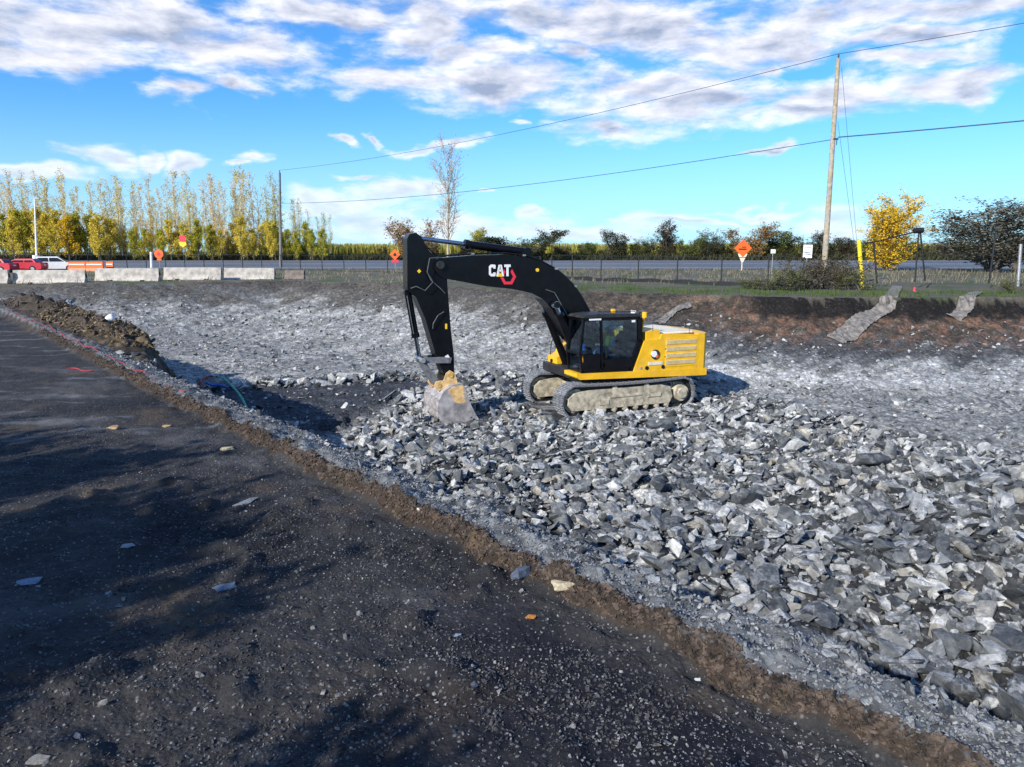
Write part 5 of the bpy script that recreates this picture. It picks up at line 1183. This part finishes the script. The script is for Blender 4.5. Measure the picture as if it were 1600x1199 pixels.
# ------------------------------------------------------------------ strips of fabric down the bank, hoses, rope
def strip(name, label, pts, wds, mat, n=60, seed=3):
    pts = [Vector(p_) for p_ in pts]; V, F_ = [], []; r = np.random.default_rng(seed)
    for i in range(n+1):
        u = i/n*(len(pts)-1); k = min(int(u), len(pts)-2); c_ = pts[k].lerp(pts[k+1], u-k); d = (pts[k+1]-pts[k]).normalized(); nn_ = Vector((-d.y, d.x)); wd = wds[k]+(wds[k+1]-wds[k])*(u-k)
        wl = wd*(1+r.normal()*.05); wr = wd*(1+r.normal()*.05)
        for m_ in range(5):
            f = -1+m_*.5; q_ = c_+nn_*(wl if f < 0 else wr)*f*.5; V.append((q_.x, q_.y, hz(q_.x, q_.y)+.06+r.normal()*.007))
    for i in range(n):
        for m_ in range(4): F_.append((i*5+m_, i*5+m_+1, (i+1)*5+m_+1, (i+1)*5+m_))
    me = bpy.data.meshes.new(name); me.from_pydata(V, [], F_); o = link(name, me, mat); sd = o.modifiers.new('t', 'SOLIDIFY'); sd.thickness = .03
    tag(o, label, 'fabric'); return o
def bankpt(px, py):
    # walk down the ray until it meets the terrain
    dx = px-800; dy = FPX*math.cos(PITCH)+(599.5-py)*math.sin(PITCH); dz = -FPX*math.sin(PITCH)+(599.5-py)*math.cos(PITCH)
    ts = np.linspace(14, 60, 700)/dy; zt = terrain(dx*ts, dy*ts); hit = np.where(CH+dz*ts < zt)[0]
    t = ts[hit[0]] if len(hit) else ts[-1]; return Vector((dx*t, dy*t))
strip('fabric_strip', 'wide grey dusty fabric strip lying down the bank below the leaning fence', [bankpt(1402, 449), bankpt(1392, 468), bankpt(1365, 495), bankpt(1330, 515), bankpt(1305, 535)], [.55, .6, .8, 1.0, .8], m_fabric, seed=4)
strip('fabric_strip', 'narrow grey dusty fabric strip on the bank nearer the right edge', [bankpt(1532, 458), bankpt(1510, 478), bankpt(1490, 500)], [.45, .6, .6], m_fabric, 30, 5)
strip('fabric_strip', 'short grey fabric strip on the bank just above the excavator hood', [bankpt(1078, 478), bankpt(1050, 490), bankpt(1028, 505)], [.25, .35, .3], m_fabric, 20, 6)
def hose(name, label, pts, r, mat, cat='hose'):
    pts = [Vector(p_) for p_ in pts]; P2 = []
    for i in range(len(pts)-1):
        p0, p1, p2, p3 = pts[max(i-1, 0)], pts[i], pts[i+1], pts[min(i+2, len(pts)-1)]
        for k in range(6):
            t = k/6; P2.append(.5*((2*p1)+(p2-p0)*t+(2*p0-5*p1+4*p2-p3)*t*t+(3*p1-p0-3*p2+p3)*t*t*t))
    P2.append(pts[-1]); o_ = P2[0].copy(); o = MB().tube([p_-o_ for p_ in P2], r, 6).obj(name, mat); o.location = o_; tag(o, label, cat)
hose('hose', 'green hose arching over the broken edge at the left of the pit', [D(333, 588, 21), D(348, 591, 21), D(362, 603, 20.6), D(376, 620, 20.2), D(386, 640, 19.8), D(388, 652, 19.6)], .035, m_green)
hose('hose', 'short red hose looping down beside the green hose', [D(312, 606, 20), D(319, 592, 20.5), D(328, 588, 21), D(340, 589, 21)], .028, m_rope)
hose('hose', 'short blue hose lying under the green and red hoses', [D(322, 598, 20.6), D(332, 602, 20.6), D(344, 602, 20.6), D(356, 606, 20.6)], .04, m_blue)
def lipp(t, s_, dz=.03):
    x_ = LX-.65*t+.76*s_; y_ = LY+.76*t+.65*s_; return (x_, y_, hz(x_, y_)+dz)
hose('rope', 'thin red rope lying along the top of the brown berm at left', [lipp(t, .10+.03*math.sin(t*.9), .02) for t in np.arange(10.5, 31, .7)], .010, m_rope, 'rope')
hose('rope', 'short red rope on the gravel bench at far left', [(lambda P_: (P_.x, P_.y, hz(P_.x, P_.y)+.02))(W(px, 580+3*math.sin(px*.1), 0)) for px in range(105, 150, 8)], .012, m_rope, 'rope')
q = MB(); bmesh.ops.create_icosphere(q.b, subdivisions=3, radius=.12)
for v in q.b.verts: v.co *= 1+.35*float(perlin(np.array([v.co.x*8+3]), np.array([v.co.y*8+v.co.z*6]))[0]); v.co.z *= .9
o = q.obj('white_sack', m_white, None, True); x_, y_, z_ = lipp(18.4, 2.4); o.location = D(172, 499, 19.0); o.location.z = max(o.location.z, hz(o.location.x, 19.0)+.12); tag(o, 'crumpled white sack lying behind the brown soil mound', 'sack')
# ------------------------------------------------------------------ unseen trees added behind the viewer to cast shade on the bench
near_tr = tree_proto(401, 4.6, 50, 46, .36, lambda t: 1.15-.6*t, 16000, .12, .02, 1, lambda t: 1.0, .08, 7, stems=3)
for i, (x_, y_, h_, lab) in enumerate([(-7.2, -2.4, 4.2, 'unseen leafy tree added for its shadow, behind the viewer on the left'), (-8.3, -1.7, 4.4, 'unseen leafy tree added for its shadow, left of the first one'), (-9.5, -1.2, 4.6, 'unseen leafy tree added for its shadow, third from the viewer'), (-10.8, -.5, 4.6, 'unseen leafy tree added for its shadow, fourth from the viewer'), (-12.4, .3, 4.6, 'unseen leafy tree added for its shadow, furthest left'), (-4.1, -3.6, 3.55, 'unseen leafy tree added for its shadow, close behind the viewer')]):
    plant('added_shade_tree', lab, 'tree', x_, y_, 0, (h_/4.6*.95, h_/4.6*.95, h_/4.6), i*1.3, near_tr, m_barkd, m_lygr, 'unseen trees added to shade the bench')
print('tris', sum(len(o.data.polygons) for o in S.objects if o.type == 'MESH'))
